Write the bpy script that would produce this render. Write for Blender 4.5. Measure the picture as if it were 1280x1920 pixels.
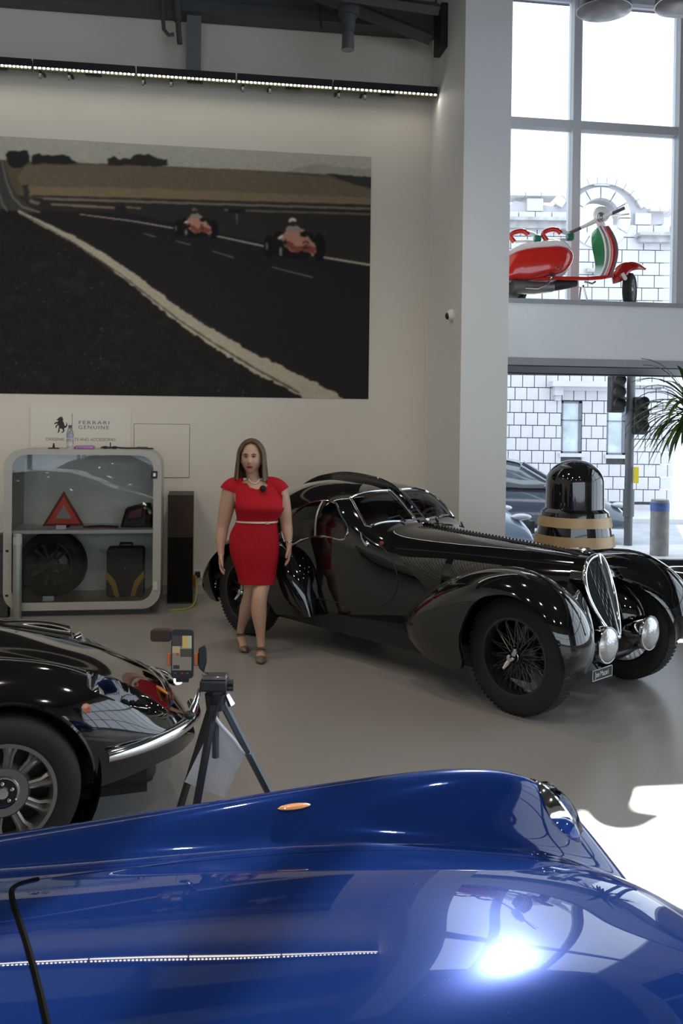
import bpy, bmesh, math, random
import numpy as np
from mathutils import Vector, Matrix
random.seed(7); np.random.seed(7)
SC = bpy.context.scene
for o in list(bpy.data.objects): bpy.data.objects.remove(o, do_unlink=True)
COL = SC.collection
R = math.radians
# ------------------------------------------------------------------ camera
CF, CP, CR, CH, CHY = 1720.0, 0.014, 0.012, 1.88, 785.0     # focal length in px of a 1280x1920 frame, pitch, roll, height, horizon row
PPY = CHY + CF*math.tan(CP)
cF = Vector((0, math.cos(CP), -math.sin(CP))); r0 = Vector((1, 0, 0)); u0 = Vector((0, math.sin(CP), math.cos(CP)))
cR = r0*math.cos(CR) + u0*math.sin(CR); cU = u0*math.cos(CR) - r0*math.sin(CR)
CAMP = Vector((0, 0, CH))
cam = bpy.data.objects.new('camera', bpy.data.cameras.new('camera')); COL.objects.link(cam)
cam.data.sensor_fit = 'VERTICAL'; cam.data.sensor_height = 36.0; cam.data.lens = CF/1920*36
cam.data.shift_y = (PPY-960)/1920; cam.data.clip_start = 0.05; cam.data.clip_end = 300
m4 = Matrix((cR, cU, -cF)).transposed().to_4x4(); m4.translation = CAMP; cam.matrix_world = m4
SC.camera = cam
def ray(x, y): return cF + cR*((x-640)/CF) + cU*((PPY-y)/CF)
def G(x, y, h=0.0): d = ray(x, y); return CAMP + d*((h-CH)/d.z)
def P(x, y, Y): d = ray(x, y); return CAMP + d*(Y/d.y)
def PL(x, y, p0, n): d = ray(x, y); return CAMP + d*((Vector(p0)-CAMP).dot(n)/d.dot(n))
# ------------------------------------------------------------------ sky, sun, exposure
SC.view_settings.view_transform = 'Standard'; SC.view_settings.look = 'None'
SC.view_settings.exposure = 0.1; SC.view_settings.gamma = 1.0; SC.view_settings.use_curve_mapping = False
SC.cycles.max_bounces = 7; SC.cycles.diffuse_bounces = 3; SC.cycles.glossy_bounces = 4; SC.cycles.transmission_bounces = 6; SC.cycles.transparent_max_bounces = 12; SC.cycles.caustics_reflective = False; SC.cycles.caustics_refractive = False
SUN_AZ, SUN_EL = R(17.2), R(28.2)
wd = bpy.data.worlds.new('sky'); SC.world = wd; wd.use_nodes = True
nt = wd.node_tree; bg = nt.nodes['Background']
bg.inputs[0].default_value = (0.80, 0.90, 1.0, 1); bg.inputs[1].default_value = 2.7
sl = bpy.data.lights.new('sun', 'SUN'); sl.energy = 7.0; sl.angle = R(0.55); sl.color = (1.0, 0.96, 0.88)
sun = bpy.data.objects.new('sun', sl); COL.objects.link(sun)
sd = Vector((math.sin(SUN_AZ)*math.cos(SUN_EL), math.cos(SUN_AZ)*math.cos(SUN_EL), math.sin(SUN_EL)))   # towards the sun
sun.rotation_euler = sd.to_track_quat('Z', 'Y').to_euler(); sun.location = sd*40
# ------------------------------------------------------------------ mesh helpers
WM = {}
class MB:
    def __init__(s): s.v = []; s.f = []
    def add(s, vs, fs):
        o = len(s.v); s.v += [tuple(v) for v in vs]; s.f += [tuple(i+o for i in f) for f in fs]; return s
    def box(s, lo, hi, M=None):
        a, b, c = lo; d, e, f = hi
        vs = [(a,b,c),(d,b,c),(d,e,c),(a,e,c),(a,b,f),(d,b,f),(d,e,f),(a,e,f)]
        if M is not None: vs = [M @ Vector(v) for v in vs]
        return s.add(vs, [(0,3,2,1),(4,5,6,7),(0,1,5,4),(1,2,6,5),(2,3,7,6),(3,0,4,7)])
    def cbox(s, c, d, M=None): return s.box([c[i]-d[i]/2 for i in range(3)], [c[i]+d[i]/2 for i in range(3)], M)
    def loft(s, rings, cap=True, closed=True):
        n = len(rings[0]); vs = [p for r in rings for p in r]; fs = []
        for i in range(len(rings)-1):
            for j in range(n if closed else n-1):
                k = (j+1) % n; fs.append((i*n+j, i*n+k, (i+1)*n+k, (i+1)*n+j))
        if cap and closed: fs.append(tuple(range(n-1, -1, -1))); fs.append(tuple((len(rings)-1)*n+j for j in range(n)))
        return s.add(vs, fs)
    def tube(s, pts, r, n=8, closed=False, cap=True, flat=1.0):
        pts = [Vector(p) for p in pts]; m = len(pts); rr = r if isinstance(r, (list, tuple)) else [r]*m
        rings = []; up = None
        for i in range(m):
            if closed: t = pts[(i+1) % m]-pts[i-1]
            else: t = pts[min(i+1, m-1)]-pts[max(i-1, 0)]
            if t.length < 1e-9: t = Vector((0,0,1))
            t.normalize()
            if up is None:
                up = Vector((0,0,1)) if abs(t.z) < .9 else Vector((0,1,0))
            up = (up - t*up.dot(t)); up.normalize(); b = t.cross(up)
            rings.append([pts[i] + (up*math.cos(2*math.pi*k/n)*flat + b*math.sin(2*math.pi*k/n))*rr[i] for k in range(n)])
        if closed: rings.append(rings[0])
        return s.loft(rings, cap and not closed)
    def cyl(s, p0, p1, r0, r1=None, n=16): return s.tube([p0, p1], [r0, r0 if r1 is None else r1], n)
    def lathe(s, prof, n=32, M=None, cap=True):
        rings = []
        for r, z in prof:
            ring = [Vector((r*math.cos(2*math.pi*k/n), r*math.sin(2*math.pi*k/n), z)) for k in range(n)]
            rings.append([M @ v for v in ring] if M is not None else ring)
        return s.loft(rings, cap)
    def prism(s, poly, d, M=None, z0=0.0):
        n = len(poly); vs = [Vector((x, y, z0)) for x, y in poly]+[Vector((x, y, z0+d)) for x, y in poly]
        if M is not None: vs = [M @ v for v in vs]
        return s.add(vs, [tuple(range(n-1, -1, -1)), tuple(range(n, 2*n))]+[(i, (i+1) % n, n+(i+1) % n, n+i) for i in range(n)])
    def ell(s, c, r, n=16, m=10, M=None):
        if not isinstance(r, (tuple, list)): r = (r, r, r)
        rings = []
        for i in range(m+1):
            a = -math.pi/2+math.pi*i/m; a = max(min(a, math.pi/2-.02), -math.pi/2+.02)
            ring = [Vector((r[0]*math.cos(a)*math.cos(2*math.pi*k/n), r[1]*math.cos(a)*math.sin(2*math.pi*k/n), r[2]*math.sin(a))) for k in range(n)]
            rings.append([(M @ v if M is not None else v)+Vector(c) for v in ring])
        return s.loft(rings)
    def grid(s, rows):
        n = len(rows[0]); vs = [p for r in rows for p in r]
        return s.add(vs, [(i*n+j, i*n+j+1, (i+1)*n+j+1, (i+1)*n+j) for i in range(len(rows)-1) for j in range(n-1)])
    def build(s, name, mt, parent=None, world=False, sharp=38, origin=True, bevel=0.0):
        vs = s.v; loc = Vector((0,0,0))
        if parent is not None and world:
            inv = WM[parent.name].inverted(); vs = [inv @ Vector(v) for v in vs]
        elif parent is None and origin:
            a = np.array([tuple(v) for v in vs]); loc = Vector(((a[:,0].min()+a[:,0].max())/2, (a[:,1].min()+a[:,1].max())/2, a[:,2].min()))
            vs = [tuple(Vector(v)-loc) for v in vs]
        me = bpy.data.meshes.new(name); me.from_pydata([tuple(v) for v in vs], [], s.f); me.validate(); me.update()
        if sharp: me.shade_smooth(); me.set_sharp_from_angle(angle=R(sharp))
        if mt: me.materials.append(mt)
        return link(name, me, parent, loc, bevel)
def link(name, me, parent=None, loc=(0,0,0), bevel=0.0):
    o = bpy.data.objects.new(name, me); COL.objects.link(o); o.location = loc
    if parent is not None: o.parent = parent; WM[o.name] = WM[parent.name] @ Matrix.Translation(Vector(loc))
    else: WM[o.name] = Matrix.Translation(Vector(loc))
    if bevel:
        b = o.modifiers.new('bevel', 'BEVEL'); b.width = bevel; b.segments = 2; b.limit_method = 'ANGLE'; b.angle_limit = R(40)
    return o
def tag(o, label=None, cat=None, group=None, kind=None):
    if label: o['label'] = label
    if cat: o['category'] = cat
    if group: o['group'] = group
    if kind: o['kind'] = kind
    return o
def thing(name, label, cat, loc=(0,0,0), rz=0.0, group=None):
    o = bpy.data.objects.new(name, None); COL.objects.link(o); o.location = loc; o.rotation_euler = (0,0,rz); o.empty_display_size = .1
    WM[o.name] = Matrix.Translation(Vector(loc)) @ Matrix.Rotation(rz, 4, 'Z')
    return tag(o, label, cat, group)
def struct(o): o['kind'] = 'structure'; return o
def baked(o):
    dg = bpy.context.evaluated_depsgraph_get(); me = bpy.data.meshes.new_from_object(o.evaluated_get(dg)); return me
def pchip(x, y):
    x = np.array(x, float); y = np.array(y, float)
    if y.ndim == 1: y = y[:, None]
    h = np.diff(x)[:, None]; d = np.diff(y, axis=0)/h; n = len(x); m = np.zeros_like(y)
    for i in range(1, n-1):
        a, b = d[i-1], d[i]; w1 = 2*h[i]+h[i-1]; w2 = h[i]+2*h[i-1]
        ok = a*b > 0
        m[i] = np.where(ok, (w1+w2)/(w1/np.where(ok, a, 1)+w2/np.where(ok, b, 1)), 0)
    m[0] = d[0]; m[-1] = d[-1]
    def ev(t):
        t = np.atleast_1d(np.array(t, float)); i = np.clip(np.searchsorted(x, t)-1, 0, n-2); hh = (x[i+1]-x[i])[:, None]; s = ((t-x[i])[:, None])/hh
        return (1+2*s)*(1-s)**2*y[i]+s*(1-s)**2*hh*m[i]+s*s*(3-2*s)*y[i+1]+s*s*(s-1)*hh*m[i+1]
    return ev
def ncs(x, y):
    x = np.array(x, float); y = np.array(y, float)
    if y.ndim == 1: y = y[:, None]
    n = len(x); A = np.zeros((n, n)); B = np.zeros_like(y); A[0,0] = A[-1,-1] = 1
    for i in range(1, n-1):
        h0, h1 = x[i]-x[i-1], x[i+1]-x[i]
        A[i,i-1] = h0; A[i,i] = 2*(h0+h1); A[i,i+1] = h1; B[i] = 6*((y[i+1]-y[i])/h1-(y[i]-y[i-1])/h0)
    M2 = np.linalg.solve(A, B)
    def ev(t):
        t = np.atleast_1d(np.array(t, float)); i = np.clip(np.searchsorted(x, t)-1, 0, n-2); h = (x[i+1]-x[i])[:, None]
        a = (x[i+1]-t)[:, None]/h; b = (t-x[i])[:, None]/h
        return a*y[i]+b*y[i+1]+((a**3-a)*M2[i]+(b**3-b)*M2[i+1])*h*h/6
    return ev
def curve(pts, n, closed=False):
    p = np.array(pts, float)
    if closed: k = len(p); p = np.vstack([p[-2:], p, p[:3]])
    d = np.r_[0, np.cumsum(np.linalg.norm(np.diff(p, axis=0), axis=1))]; e = ncs(d, p)
    if closed: return e(np.linspace(d[2], d[2+k], n, endpoint=False))
    return e(np.linspace(0, d[-1], n))
def inpoly(x, y, poly):
    x = np.asarray(x); y = np.asarray(y); c = np.zeros(x.shape, bool); n = len(poly); j = n-1
    for i in range(n):
        xi, yi = poly[i]; xj, yj = poly[j]
        if yi != yj: c ^= ((yi > y) != (yj > y)) & (x < (xj-xi)*(y-yi)/(yj-yi)+xi)
        j = i
    return c
# ------------------------------------------------------------------ materials
def lin(c): c = c/255.0; return c/12.92 if c <= .04045 else ((c+.055)/1.055)**2.4
def S(r, g, b): return (lin(r), lin(g), lin(b))
def mat(name, col, rough=.5, metal=0.0, coat=0.0, var=.06, scale=6.0, bump=0.0, bscale=60.0, spec=.5, alpha=None, emit=None, es=0.0, trans=0.0, cr=.03):
    m = bpy.data.materials.new(name); m.use_nodes = True; n = m.node_tree; b = n.nodes['Principled BSDF']; L = n.links.new
    b.inputs['Roughness'].default_value = rough; b.inputs['Metallic'].default_value = metal
    b.inputs['Coat Weight'].default_value = coat; b.inputs['Coat Roughness'].default_value = cr
    b.inputs['Specular IOR Level'].default_value = spec; b.inputs['Transmission Weight'].default_value = trans
    tc = n.nodes.new('ShaderNodeTexCoord')
    nz = n.nodes.new('ShaderNodeTexNoise'); nz.inputs['Scale'].default_value = scale; nz.inputs['Detail'].default_value = 5; L(tc.outputs['Object'], nz.inputs['Vector'])
    rp = n.nodes.new('ShaderNodeValToRGB'); rp.color_ramp.elements[0].position = .3; rp.color_ramp.elements[1].position = .7
    rp.color_ramp.elements[0].color = tuple(c*(1-var) for c in col)+(1,); rp.color_ramp.elements[1].color = tuple(min(1, c*(1+var)) for c in col)+(1,)
    L(nz.outputs['Fac'], rp.inputs['Fac']); L(rp.outputs['Color'], b.inputs['Base Color'])
    if bump:
        n2 = n.nodes.new('ShaderNodeTexNoise'); n2.inputs['Scale'].default_value = bscale; n2.inputs['Detail'].default_value = 4; L(tc.outputs['Object'], n2.inputs['Vector'])
        bp = n.nodes.new('ShaderNodeBump'); bp.inputs['Strength'].default_value = bump; bp.inputs['Distance'].default_value = .01
        L(n2.outputs['Fac'], bp.inputs['Height']); L(bp.outputs['Normal'], b.inputs['Normal'])
    if emit: b.inputs['Emission Color'].default_value = emit+(1,); b.inputs['Emission Strength'].default_value = es
    return m
def glassmat(name, tint=(1,1,1), ior=1.45, rough=0.0):
    m = bpy.data.materials.new(name); m.use_nodes = True; n = m.node_tree; n.nodes.clear(); L = n.links.new
    out = n.nodes.new('ShaderNodeOutputMaterial'); mx = n.nodes.new('ShaderNodeMixShader'); t = n.nodes.new('ShaderNodeBsdfTransparent'); g = n.nodes.new('ShaderNodeBsdfGlossy'); fr = n.nodes.new('ShaderNodeFresnel')
    nz = n.nodes.new('ShaderNodeTexNoise'); nz.inputs['Scale'].default_value = 3; rp = n.nodes.new('ShaderNodeValToRGB')
    rp.color_ramp.elements[0].color = tuple(c*.97 for c in tint)+(1,); rp.color_ramp.elements[1].color = tuple(tint)+(1,)
    L(nz.outputs['Fac'], rp.inputs['Fac']); L(rp.outputs['Color'], t.inputs[0])
    fr.inputs['IOR'].default_value = ior; g.inputs['Roughness'].default_value = rough
    L(fr.outputs[0], mx.inputs[0]); L(t.outputs[0], mx.inputs[1]); L(g.outputs[0], mx.inputs[2]); L(mx.outputs[0], out.inputs[0]); return m
M = {}
M['wall'] = mat('wall_paint', (.76,.71,.62), .7, var=.015, scale=2, bump=.04, bscale=200)
M['column'] = mat('column_paint', (.80,.80,.79), .6, var=.015, scale=2, bump=.03, bscale=200)
M['ceil'] = mat('ceiling_paint', (.10,.10,.105), .8)
M['steel'] = mat('dark_steel', (.075,.077,.082), .55, metal=.2, bump=.05)
M['floor'] = mat('epoxy_floor', (.32,.31,.30), .30, var=.04, scale=1.3, bump=.012, bscale=18, spec=.6)
M['black'] = mat('black_paint', (.0045,.0045,.005), .07, coat=1.0, var=.1, cr=.015)
M['blackplain'] = mat('black_satin', (.012,.012,.013), .5)
M['rubber'] = mat('tyre_rubber', (.014,.014,.014), .72, bump=.15, bscale=150)
M['chrome'] = mat('chrome', (.82,.83,.85), .07, metal=1.0, var=.02)
M['alu'] = mat('cast_alloy', (.33,.33,.335), .38, metal=.85, var=.06)
M['blackspoke'] = mat('black_spoke', (.02,.02,.02), .3, metal=.5)
M['grey'] = mat('grey_plastic', (.20,.20,.205), .45)
M['white'] = mat('white_paint', (.86,.86,.86), .4, var=.01)
M['winframe'] = mat('window_frame_paint', (.62,.65,.70), .4, var=.02)
M['glass'] = glassmat('window_glass', (.97,.98,.99), 1.42)
M['carglass'] = glassmat('car_glass', (.62,.66,.64), 1.6)
M['red'] = mat('red_enamel', (.62,.02,.012), .18, coat=.8)
M['green'] = mat('green_enamel', (.03,.30,.11), .25, coat=.6)
M['redleather'] = mat('red_leather', (.20,.012,.012), .5, bump=.2)
M['darkred'] = mat('dark_red_plastic', (.10,.008,.010), .3)
M['tan'] = mat('tan_band', (.50,.36,.20), .4, metal=.2)
M['gap'] = mat('panel_gap', (.003,.003,.004), .9, spec=.05)
# ================================================================== ROOM
WA = math.atan(.155); wdir = Vector((math.cos(WA), math.sin(WA), 0)); wn = Vector((math.sin(WA), -math.cos(WA), 0)); WB = G(375, 1112)
ZUP = Vector((0,0,1))
def WP(u, h, v=0.0): return WB + wdir*u + wn*v + ZUP*h
WMAT = Matrix((wdir, ZUP, wn)).transposed().to_4x4(); WMAT.translation = WB          # local (u, h, v)
def wpix(px, py, v=0.0):
    q = PL(px, py, WB+wn*v, wn) - WB; return q.dot(wdir), q.z
def wbox(mb, u0, u1, h0, h1, v0, v1): return mb.box((u0, h0, v0), (u1, h1, v1), WMAT)
UC = wpix(803, 600)[0]; COLD = 1.3; UCF = UC+.47; UL, UR, VB, VF, CEIL = -8.0, 7.6, -1.5, 16.5, 7.4
b = MB(); wbox(b, UL-.3, UR+.3, -.12, 0, VB-.1, VF+.3); floor = struct(b.build('floor', M['floor'], sharp=0))
b = MB(); wbox(b, UL-.3, UR+.3, CEIL, CEIL+.2, VB-.3, VF+.3); struct(b.build('ceiling', M['ceil'], sharp=0))
b = MB(); wbox(b, UL, UC, 0, CEIL, -.25, 0); wall_back = struct(b.build('wall_back', M['wall'], sharp=0))
b = MB(); wbox(b, UL-.25, UL, 0, CEIL, -.25, VF); struct(b.build('wall_left', M['wall'], sharp=0))
b = MB(); wbox(b, UR, UR+.25, 0, .35, VB, VF); wbox(b, UR, UR+.25, 6.7, CEIL, VB, VF); wbox(b, UR, UR+.25, .35, 6.7, 14, VF); wbox(b, UR, UR+.25, .35, 6.7, VB, .4); struct(b.build('wall_right', M['wall'], sharp=0))
w3 = struct(bpy.data.objects.new('window_3', None)); COL.objects.link(w3); w3.location = WP(UR, .35, 7); WM['window_3'] = Matrix.Translation(w3.location)
for i in range(9): b = MB(); v_ = .4+1.7*i; wbox(b, UR+.02, UR+.2, .35, 6.7, v_-.05, v_+.05); b.build('mullion', M['winframe'], w3, True, sharp=0)
for h_ in (.40, 2.6, 4.7, 6.65): b = MB(); wbox(b, UR+.03, UR+.18, h_-.05, h_+.05, .4, 14); b.build('transom', M['winframe'], w3, True, sharp=0)
for i in range(8): b = MB(); wbox(b, UR+.09, UR+.10, .4, 6.65, .45+1.7*i, .35+1.7*(i+1)); b.build('pane', M['glass'], w3, True, sharp=0)
b = MB(); wbox(b, UL-.25, UR+.25, 0, .35, VF, VF+.25); wbox(b, UL-.25, UR+.25, 4.4, CEIL, VF, VF+.25); wbox(b, UL-.25, -6, .35, 4.4, VF, VF+.25); struct(b.build('wall_front', M['wall'], sharp=0))
w4 = struct(bpy.data.objects.new('window_4', None)); COL.objects.link(w4); w4.location = WP(0, .35, VF); WM['window_4'] = Matrix.Translation(w4.location)
for i in range(9): b = MB(); u_ = -6+1.7*i; wbox(b, u_-.05, u_+.05, .35, 4.4, VF+.02, VF+.2); b.build('mullion', M['winframe'], w4, True, sharp=0)
for h_ in (.40, 2.6, 4.35): b = MB(); wbox(b, -6, UR, h_-.05, h_+.05, VF+.03, VF+.18); b.build('transom', M['winframe'], w4, True, sharp=0)
for i in range(8): b = MB(); wbox(b, -5.95+1.7*i, -6.05+1.7*(i+1), .4, 4.35, VF+.09, VF+.10); b.build('pane', M['glass'], w4, True, sharp=0)
b = MB(); wbox(b, UC, UCF, 0, CEIL, VB-.15, COLD); struct(b.build('wall_pillar', M['column'], sharp=0))
b = MB(); wbox(b, UL, UC, 0, .09, 0, .018); struct(b.build('baseboard_back', mat('skirting', (.5,.49,.46), .5), sharp=0))
# deep ledge over the shop window
LT = wpix(1110, 564, .05)[1]; LB = wpix(1110, 679, .05)[1]
b = MB(); wbox(b, UCF, UR, LB, LT-.05, VB-.1, .05); led_w = struct(b.build('wall_ledge', M['white'], sharp=0))
b = MB(); wbox(b, UCF, UR, LT-.05, LT, VB-.1, .075); wbox(b, UCF, UR, LB-.05, LB+.035, VB-.1, .065); struct(b.build('trim_1', mat('ledge_trim', (.34,.35,.36), .45), sharp=0))
VG = -1.42
b = MB(); wbox(b, UCF, UR, LB-.06, LB-.05, VB-.1, .045); struct(b.build('trim_2', mat('soffit_navy', (.012,.012,.022), .5), sharp=0))
# upper window
TH = wpix(1000, 233, VG)[1]; UM = [wpix(1075, 300, VG)[0], wpix(1272, 300, VG)[0]]; sp = UM[1]-UM[0]
win = struct(bpy.data.objects.new('window_1', None)); COL.objects.link(win); win.location = WP(UCF+2, LT, VG); WM['window_1'] = Matrix.Translation(win.location)
us = [UM[0]-sp]+[UM[0]+sp*i for i in range(5) if UM[0]+sp*i < UR-.1]
for u in us: b = MB(); wbox(b, u-.055, u+.055, LT, CEIL, VG-.08, VG+.10); b.build('mullion', M['winframe'], win, True)
for hh in (LT+.05, TH, CEIL-.06):
    b = MB(); wbox(b, UCF, UR, hh-.055, hh+.055, VG-.07, VG+.085); b.build('transom', M['winframe'], win, True)
ed = [UCF]+[u for u in us if u > UCF]+[UR]
for i in range(len(ed)-1):
    for a, c in ((LT+.06, TH-.05), (TH+.05, CEIL-.1)):
        b = MB(); wbox(b, ed[i]+.03, ed[i+1]-.03, a, c, VG-.012, VG); b.build('pane', M['glass'], win, True, sharp=0)
# shop window below
HH = wpix(1110, 704, VG)[1]
win2 = struct(bpy.data.objects.new('window_2', None)); COL.objects.link(win2); win2.location = WP(UCF+2, 0, VG); WM['window_2'] = Matrix.Translation(win2.location)
dk = mat('dark_window_frame', (.03,.03,.045), .4)
b = MB(); wbox(b, UCF, UR, HH, LB, VG-.06, VG+.06); b.build('window_head', dk, win2, True)
b = MB(); wbox(b, UCF, UR, 0, .07, VG-.05, VG+.05); b.build('window_sill', dk, win2, True)
for u0, u1 in ((UCF, 6.72), (6.78, UR)):
    b = MB(); wbox(b, u0, u1, .07, HH, VG-.012, VG); b.build('pane', M['glass'], win2, True, sharp=0)
b = MB(); wbox(b, 6.72, 6.78, .07, HH, VG-.05, VG+.05); b.build('mullion', dk, win2, True)
# ------------------------------------------------------------------ mural print
u1, h1 = wpix(697, 296); u2, h0 = wpix(689, 748); u1 = (u1+u2)/2; h1 = (h1+wpix(0, 254)[1])/2; h0 = (h0+wpix(0, 738)[1])/2
u0 = wpix(-150, 500)[0]
NU, NH = 620, 430
uu = np.linspace(u0, u1, NU); hh = np.linspace(h0, h1, NH); UU, HHg = np.meshgrid(uu, hh)
pts = np.array(WB)[None,None,:]+np.array(wdir)*UU[...,None]+np.array(ZUP)*HHg[...,None]
d = pts-np.array(CAMP); zc = d@np.array(cF); PX = 640+CF*(d@np.array(cR))/zc; PY = PPY-CF*(d@np.array(cU))/zc      # drawing coordinates of the print
def vnoise(x, y, sx, sy, seed=0):
    rs = np.random.RandomState(seed); g = rs.rand(64, 64); x = x/sx; y = y/sy; xi = np.floor(x).astype(int); yi = np.floor(y).astype(int); fx = x-xi; fy = y-yi
    fx = fx*fx*(3-2*fx); fy = fy*fy*(3-2*fy); q = lambda a, b2: g[b2 % 64, a % 64]
    return (q(xi, yi)*(1-fx)+q(xi+1, yi)*fx)*(1-fy)+(q(xi, yi+1)*(1-fx)+q(xi+1, yi+1)*fx)*fy
img = np.zeros(PX.shape+(3,)); put = lambda m, c: img.__setitem__(m, np.array(c, float))
img[:] = (132,129,118)
hor = np.interp(PX, [-160,0,60,250,480,700], [300,300,303,309,320,332])
put(PY > hor, (70,62,50))
def fill(poly, c, w=0, seed=1, sc=9):
    x, y = PX, PY
    if w: x = x+(vnoise(PX, PY, sc, sc, seed)-.5)*w; y = y+(vnoise(PX, PY, sc, sc, seed+9)-.5)*w
    put(inpoly(x, y, poly), c)
fill([(530,322),(570,312),(592,306),(620,311),(660,316),(705,318),(705,334),(640,328)], (118,115,106), 3)
fill([(50,309),(250,311),(480,321),(620,334),(705,354),(705,382),(48,356),(30,335)], (82,73,61), 3)
fill([(55,350),(300,354),(705,372),(705,384),(90,372),(55,366)], (98,85,66), 3)
fill([(610,325),(705,333),(705,356),(660,345)], (42,40,40), 2)
m = PY > np.interp(PX, [-160,0,60,90,400,700], [360,360,372,373,379,386]); put(m, (36,33,31))
for a, c2, w2 in (((80,373,700,392), (92,85,75), 2.2), ((95,383,215,390), (96,86,68), 2.5), ((230,388,265,391), (88,80,64), 2.), ((420,394,700,402), (78,72,64), 2.), ((60,368,700,386),(44,40,36),2.)):
    y = a[1]+(a[3]-a[1])*(PX-a[0])/(a[2]-a[0]); put((abs(PY-y) < w2) & (PX > a[0]) & (PX < a[2]), c2)
fill([(60,395),(240,400),(705,500),(705,760),(620,760),(380,600),(20,395)], (27,25,27), 2)
fill([(-160,392),(22,392),(150,470),(330,590),(480,690),(600,760),(-160,760)], (25,23,22), 4)
g = inpoly(PX, PY, [(-160,392),(22,392),(150,470),(330,590),(480,690),(600,760),(-160,760)])
img[g] *= (.82+.2*vnoise(PX, PY, 14, 9, 3)+.18*vnoise(PX, PY, 4, 3, 13))[g][:,None]; img[g] += (8*np.clip(vnoise(PX, PY, 22, 16, 5)-.62, 0, 1)*2)[g][:,None]
sp_ = (vnoise(PX, PY, 2.2, 2.2, 8) > .93) & (vnoise(PX, PY, 60, 40, 4) > .6) & g; put(sp_, (92,90,84))
# road at far left, trees
fill([(-5,303),(8,303),(20,345),(40,375),(72,398),(60,400),(12,394),(0,392),(-20,360)], (50,48,47))
def stroke(pts2, w0, w1, c, wob=0, seed=2):
    p = np.array(pts2, float); best = np.full(PX.shape, 1e9); ww = np.zeros(PX.shape); tot = len(p)-1
    for i in range(tot):
        a, b3 = p[i], p[i+1]; ab = b3-a; t = np.clip(((PX-a[0])*ab[0]+(PY-a[1])*ab[1])/(ab@ab), 0, 1)
        dd = np.hypot(PX-a[0]-t*ab[0], PY-a[1]-t*ab[1]); k = dd < best; best = np.where(k, dd, best); ww = np.where(k, w0+(w1-w0)*(i+t)/tot, ww)
    if wob: ww = ww*(1+wob*(vnoise(PX, PY, 7, 7, seed)-.5))
    put(best < ww, c)
stroke([(4,304),(12,340),(24,370),(42,388),(74,398)], 1.2, 1.5, (100,97,90))
stroke([(0,365),(4,382),(14,396)], 1.3, 1.5, (92,90,84))
fill([(12,292),(18,285),(30,283),(42,283),(52,282),(56,292),(54,304),(40,315),(24,318),(14,308)], (27,28,31), 5)
fill([(61,292),(75,290),(100,291),(118,290),(132,293),(143,306),(61,307)], (30,30,31), 5)
fill([(202,296),(212,294),(218,298),(246,296),(252,290),(262,288),(280,291),(300,297),(306,299),(312,298),(316,312),(202,308)], (36,34,33), 5)
fill([(43,347),(53,347),(54,380),(44,380)], (40,38,36), 4); fill([(55,372),(76,378),(74,384),(56,380)], (86,82,74), 3)
stroke([(36,397),(80,420),(140,450),(200,488),(260,532),(330,588),(400,635),(480,682),(560,722),(622,756)], 2.5, 20, (136,128,112), .35)
stroke([(40,400),(140,456),(230,517),(330,596),(400,643),(480,692),(560,736)], .6, 2.2, (70,66,60), .9, 6)
stroke([(150,402),(250,415),(325,428),(412,444),(500,463),(560,474),(620,485),(705,499)], 1.0, 2.2, (134,128,114))
for a in ((330,452,356,459),(398,471,437,483),(510,501,585,520),(270,438,290,444)): stroke([a[:2], a[2:]], .9, 1.3, (92,88,80))
stroke([(444,392),(444,421)], 1, 1, (96,92,84)); fill([(428,392),(460,392),(460,400),(428,400)], (24,22,21)); fill([(216,385),(236,387),(236,398),(216,396)], (28,26,24))
def racer(cx, cy, s, num):
    q = lambda L: [(cx+x*s, cy+y*s) for x, y in L]
    put(((PX-cx+42*s)/10/s)**2+((PY-cy-2*s)/22/s)**2 < 1, (17,16,17)); put(((PX-cx-52*s)/12/s)**2+((PY-cy-4*s)/26/s)**2 < 1, (17,16,17))
    put(((PX-cx+24*s)/13/s)**2+((PY-cy+2*s)/24/s)**2 < 1, (19,18,19)); put(((PX-cx-34*s)/11/s)**2+((PY-cy+4*s)/20/s)**2 < 1, (19,18,18))
    fill(q([(-30,10),(-20,-4),(38,-2),(42,16),(30,24),(-20,26)]), (18,17,18))
    fill(q([(-26,-14),(-14,-22),(-8,-34),(8,-38),(22,-30),(26,-22),(36,-12),(46,2),(48,14),(40,18),(22,10),(4,14),(-12,4),(-16,-8)]), (136,98,84), 3, 4, 5)
    fill(q([(-10,2),(6,14),(24,9),(42,17),(46,6),(34,0),(10,2),(-8,-8)]), (98,54,44), 4, 5, 5)
    fill(q([(-10,-34),(6,-38),(20,-31),(14,-24),(-6,-26)]), (112,102,98), 2); fill(q([(16,-24),(26,-27),(33,-20),(26,-15),(17,-17)]), (20,18,19), 1)
    fill(q([(-15,-8),(-10,-12),(-8,-4),(-13,2)]), (32,24,22)); fill(q([(-26,-14),(-18,-20),(-15,-16),(-24,-10)]), (170,160,150))
    put(((PX-cx-2*s)/7/s)**2+((PY-cy+46*s)/6/s)**2 < 1, (160,150,138) if s > .9 else (88,80,72)); put(((PX-cx-3*s)/6/s)**2+((PY-cy+40*s)/5/s)**2 < 1, (40,34,32))
    stroke(q(num), 1.1*s, 1.1*s, (38,26,24)); put(((PX-cx+20*s)/3/s)**2+((PY-cy-12*s)/9/s)**2 < 1, (105,100,94)); put(((PX-cx+46*s)/2/s)**2+((PY-cy-2*s)/8/s)**2 < 1, (95,92,88))
racer(546, 460, 1.0, [(22,-4),(28,-8),(32,-4),(22,6),(34,4)])
racer(363, 427, .72, [(22,4),(22,-8),(16,0),(27,0)])
k = vnoise(PX, PY, 3, 3, 11); img *= (.94+.12*k)[...,None]
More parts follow.
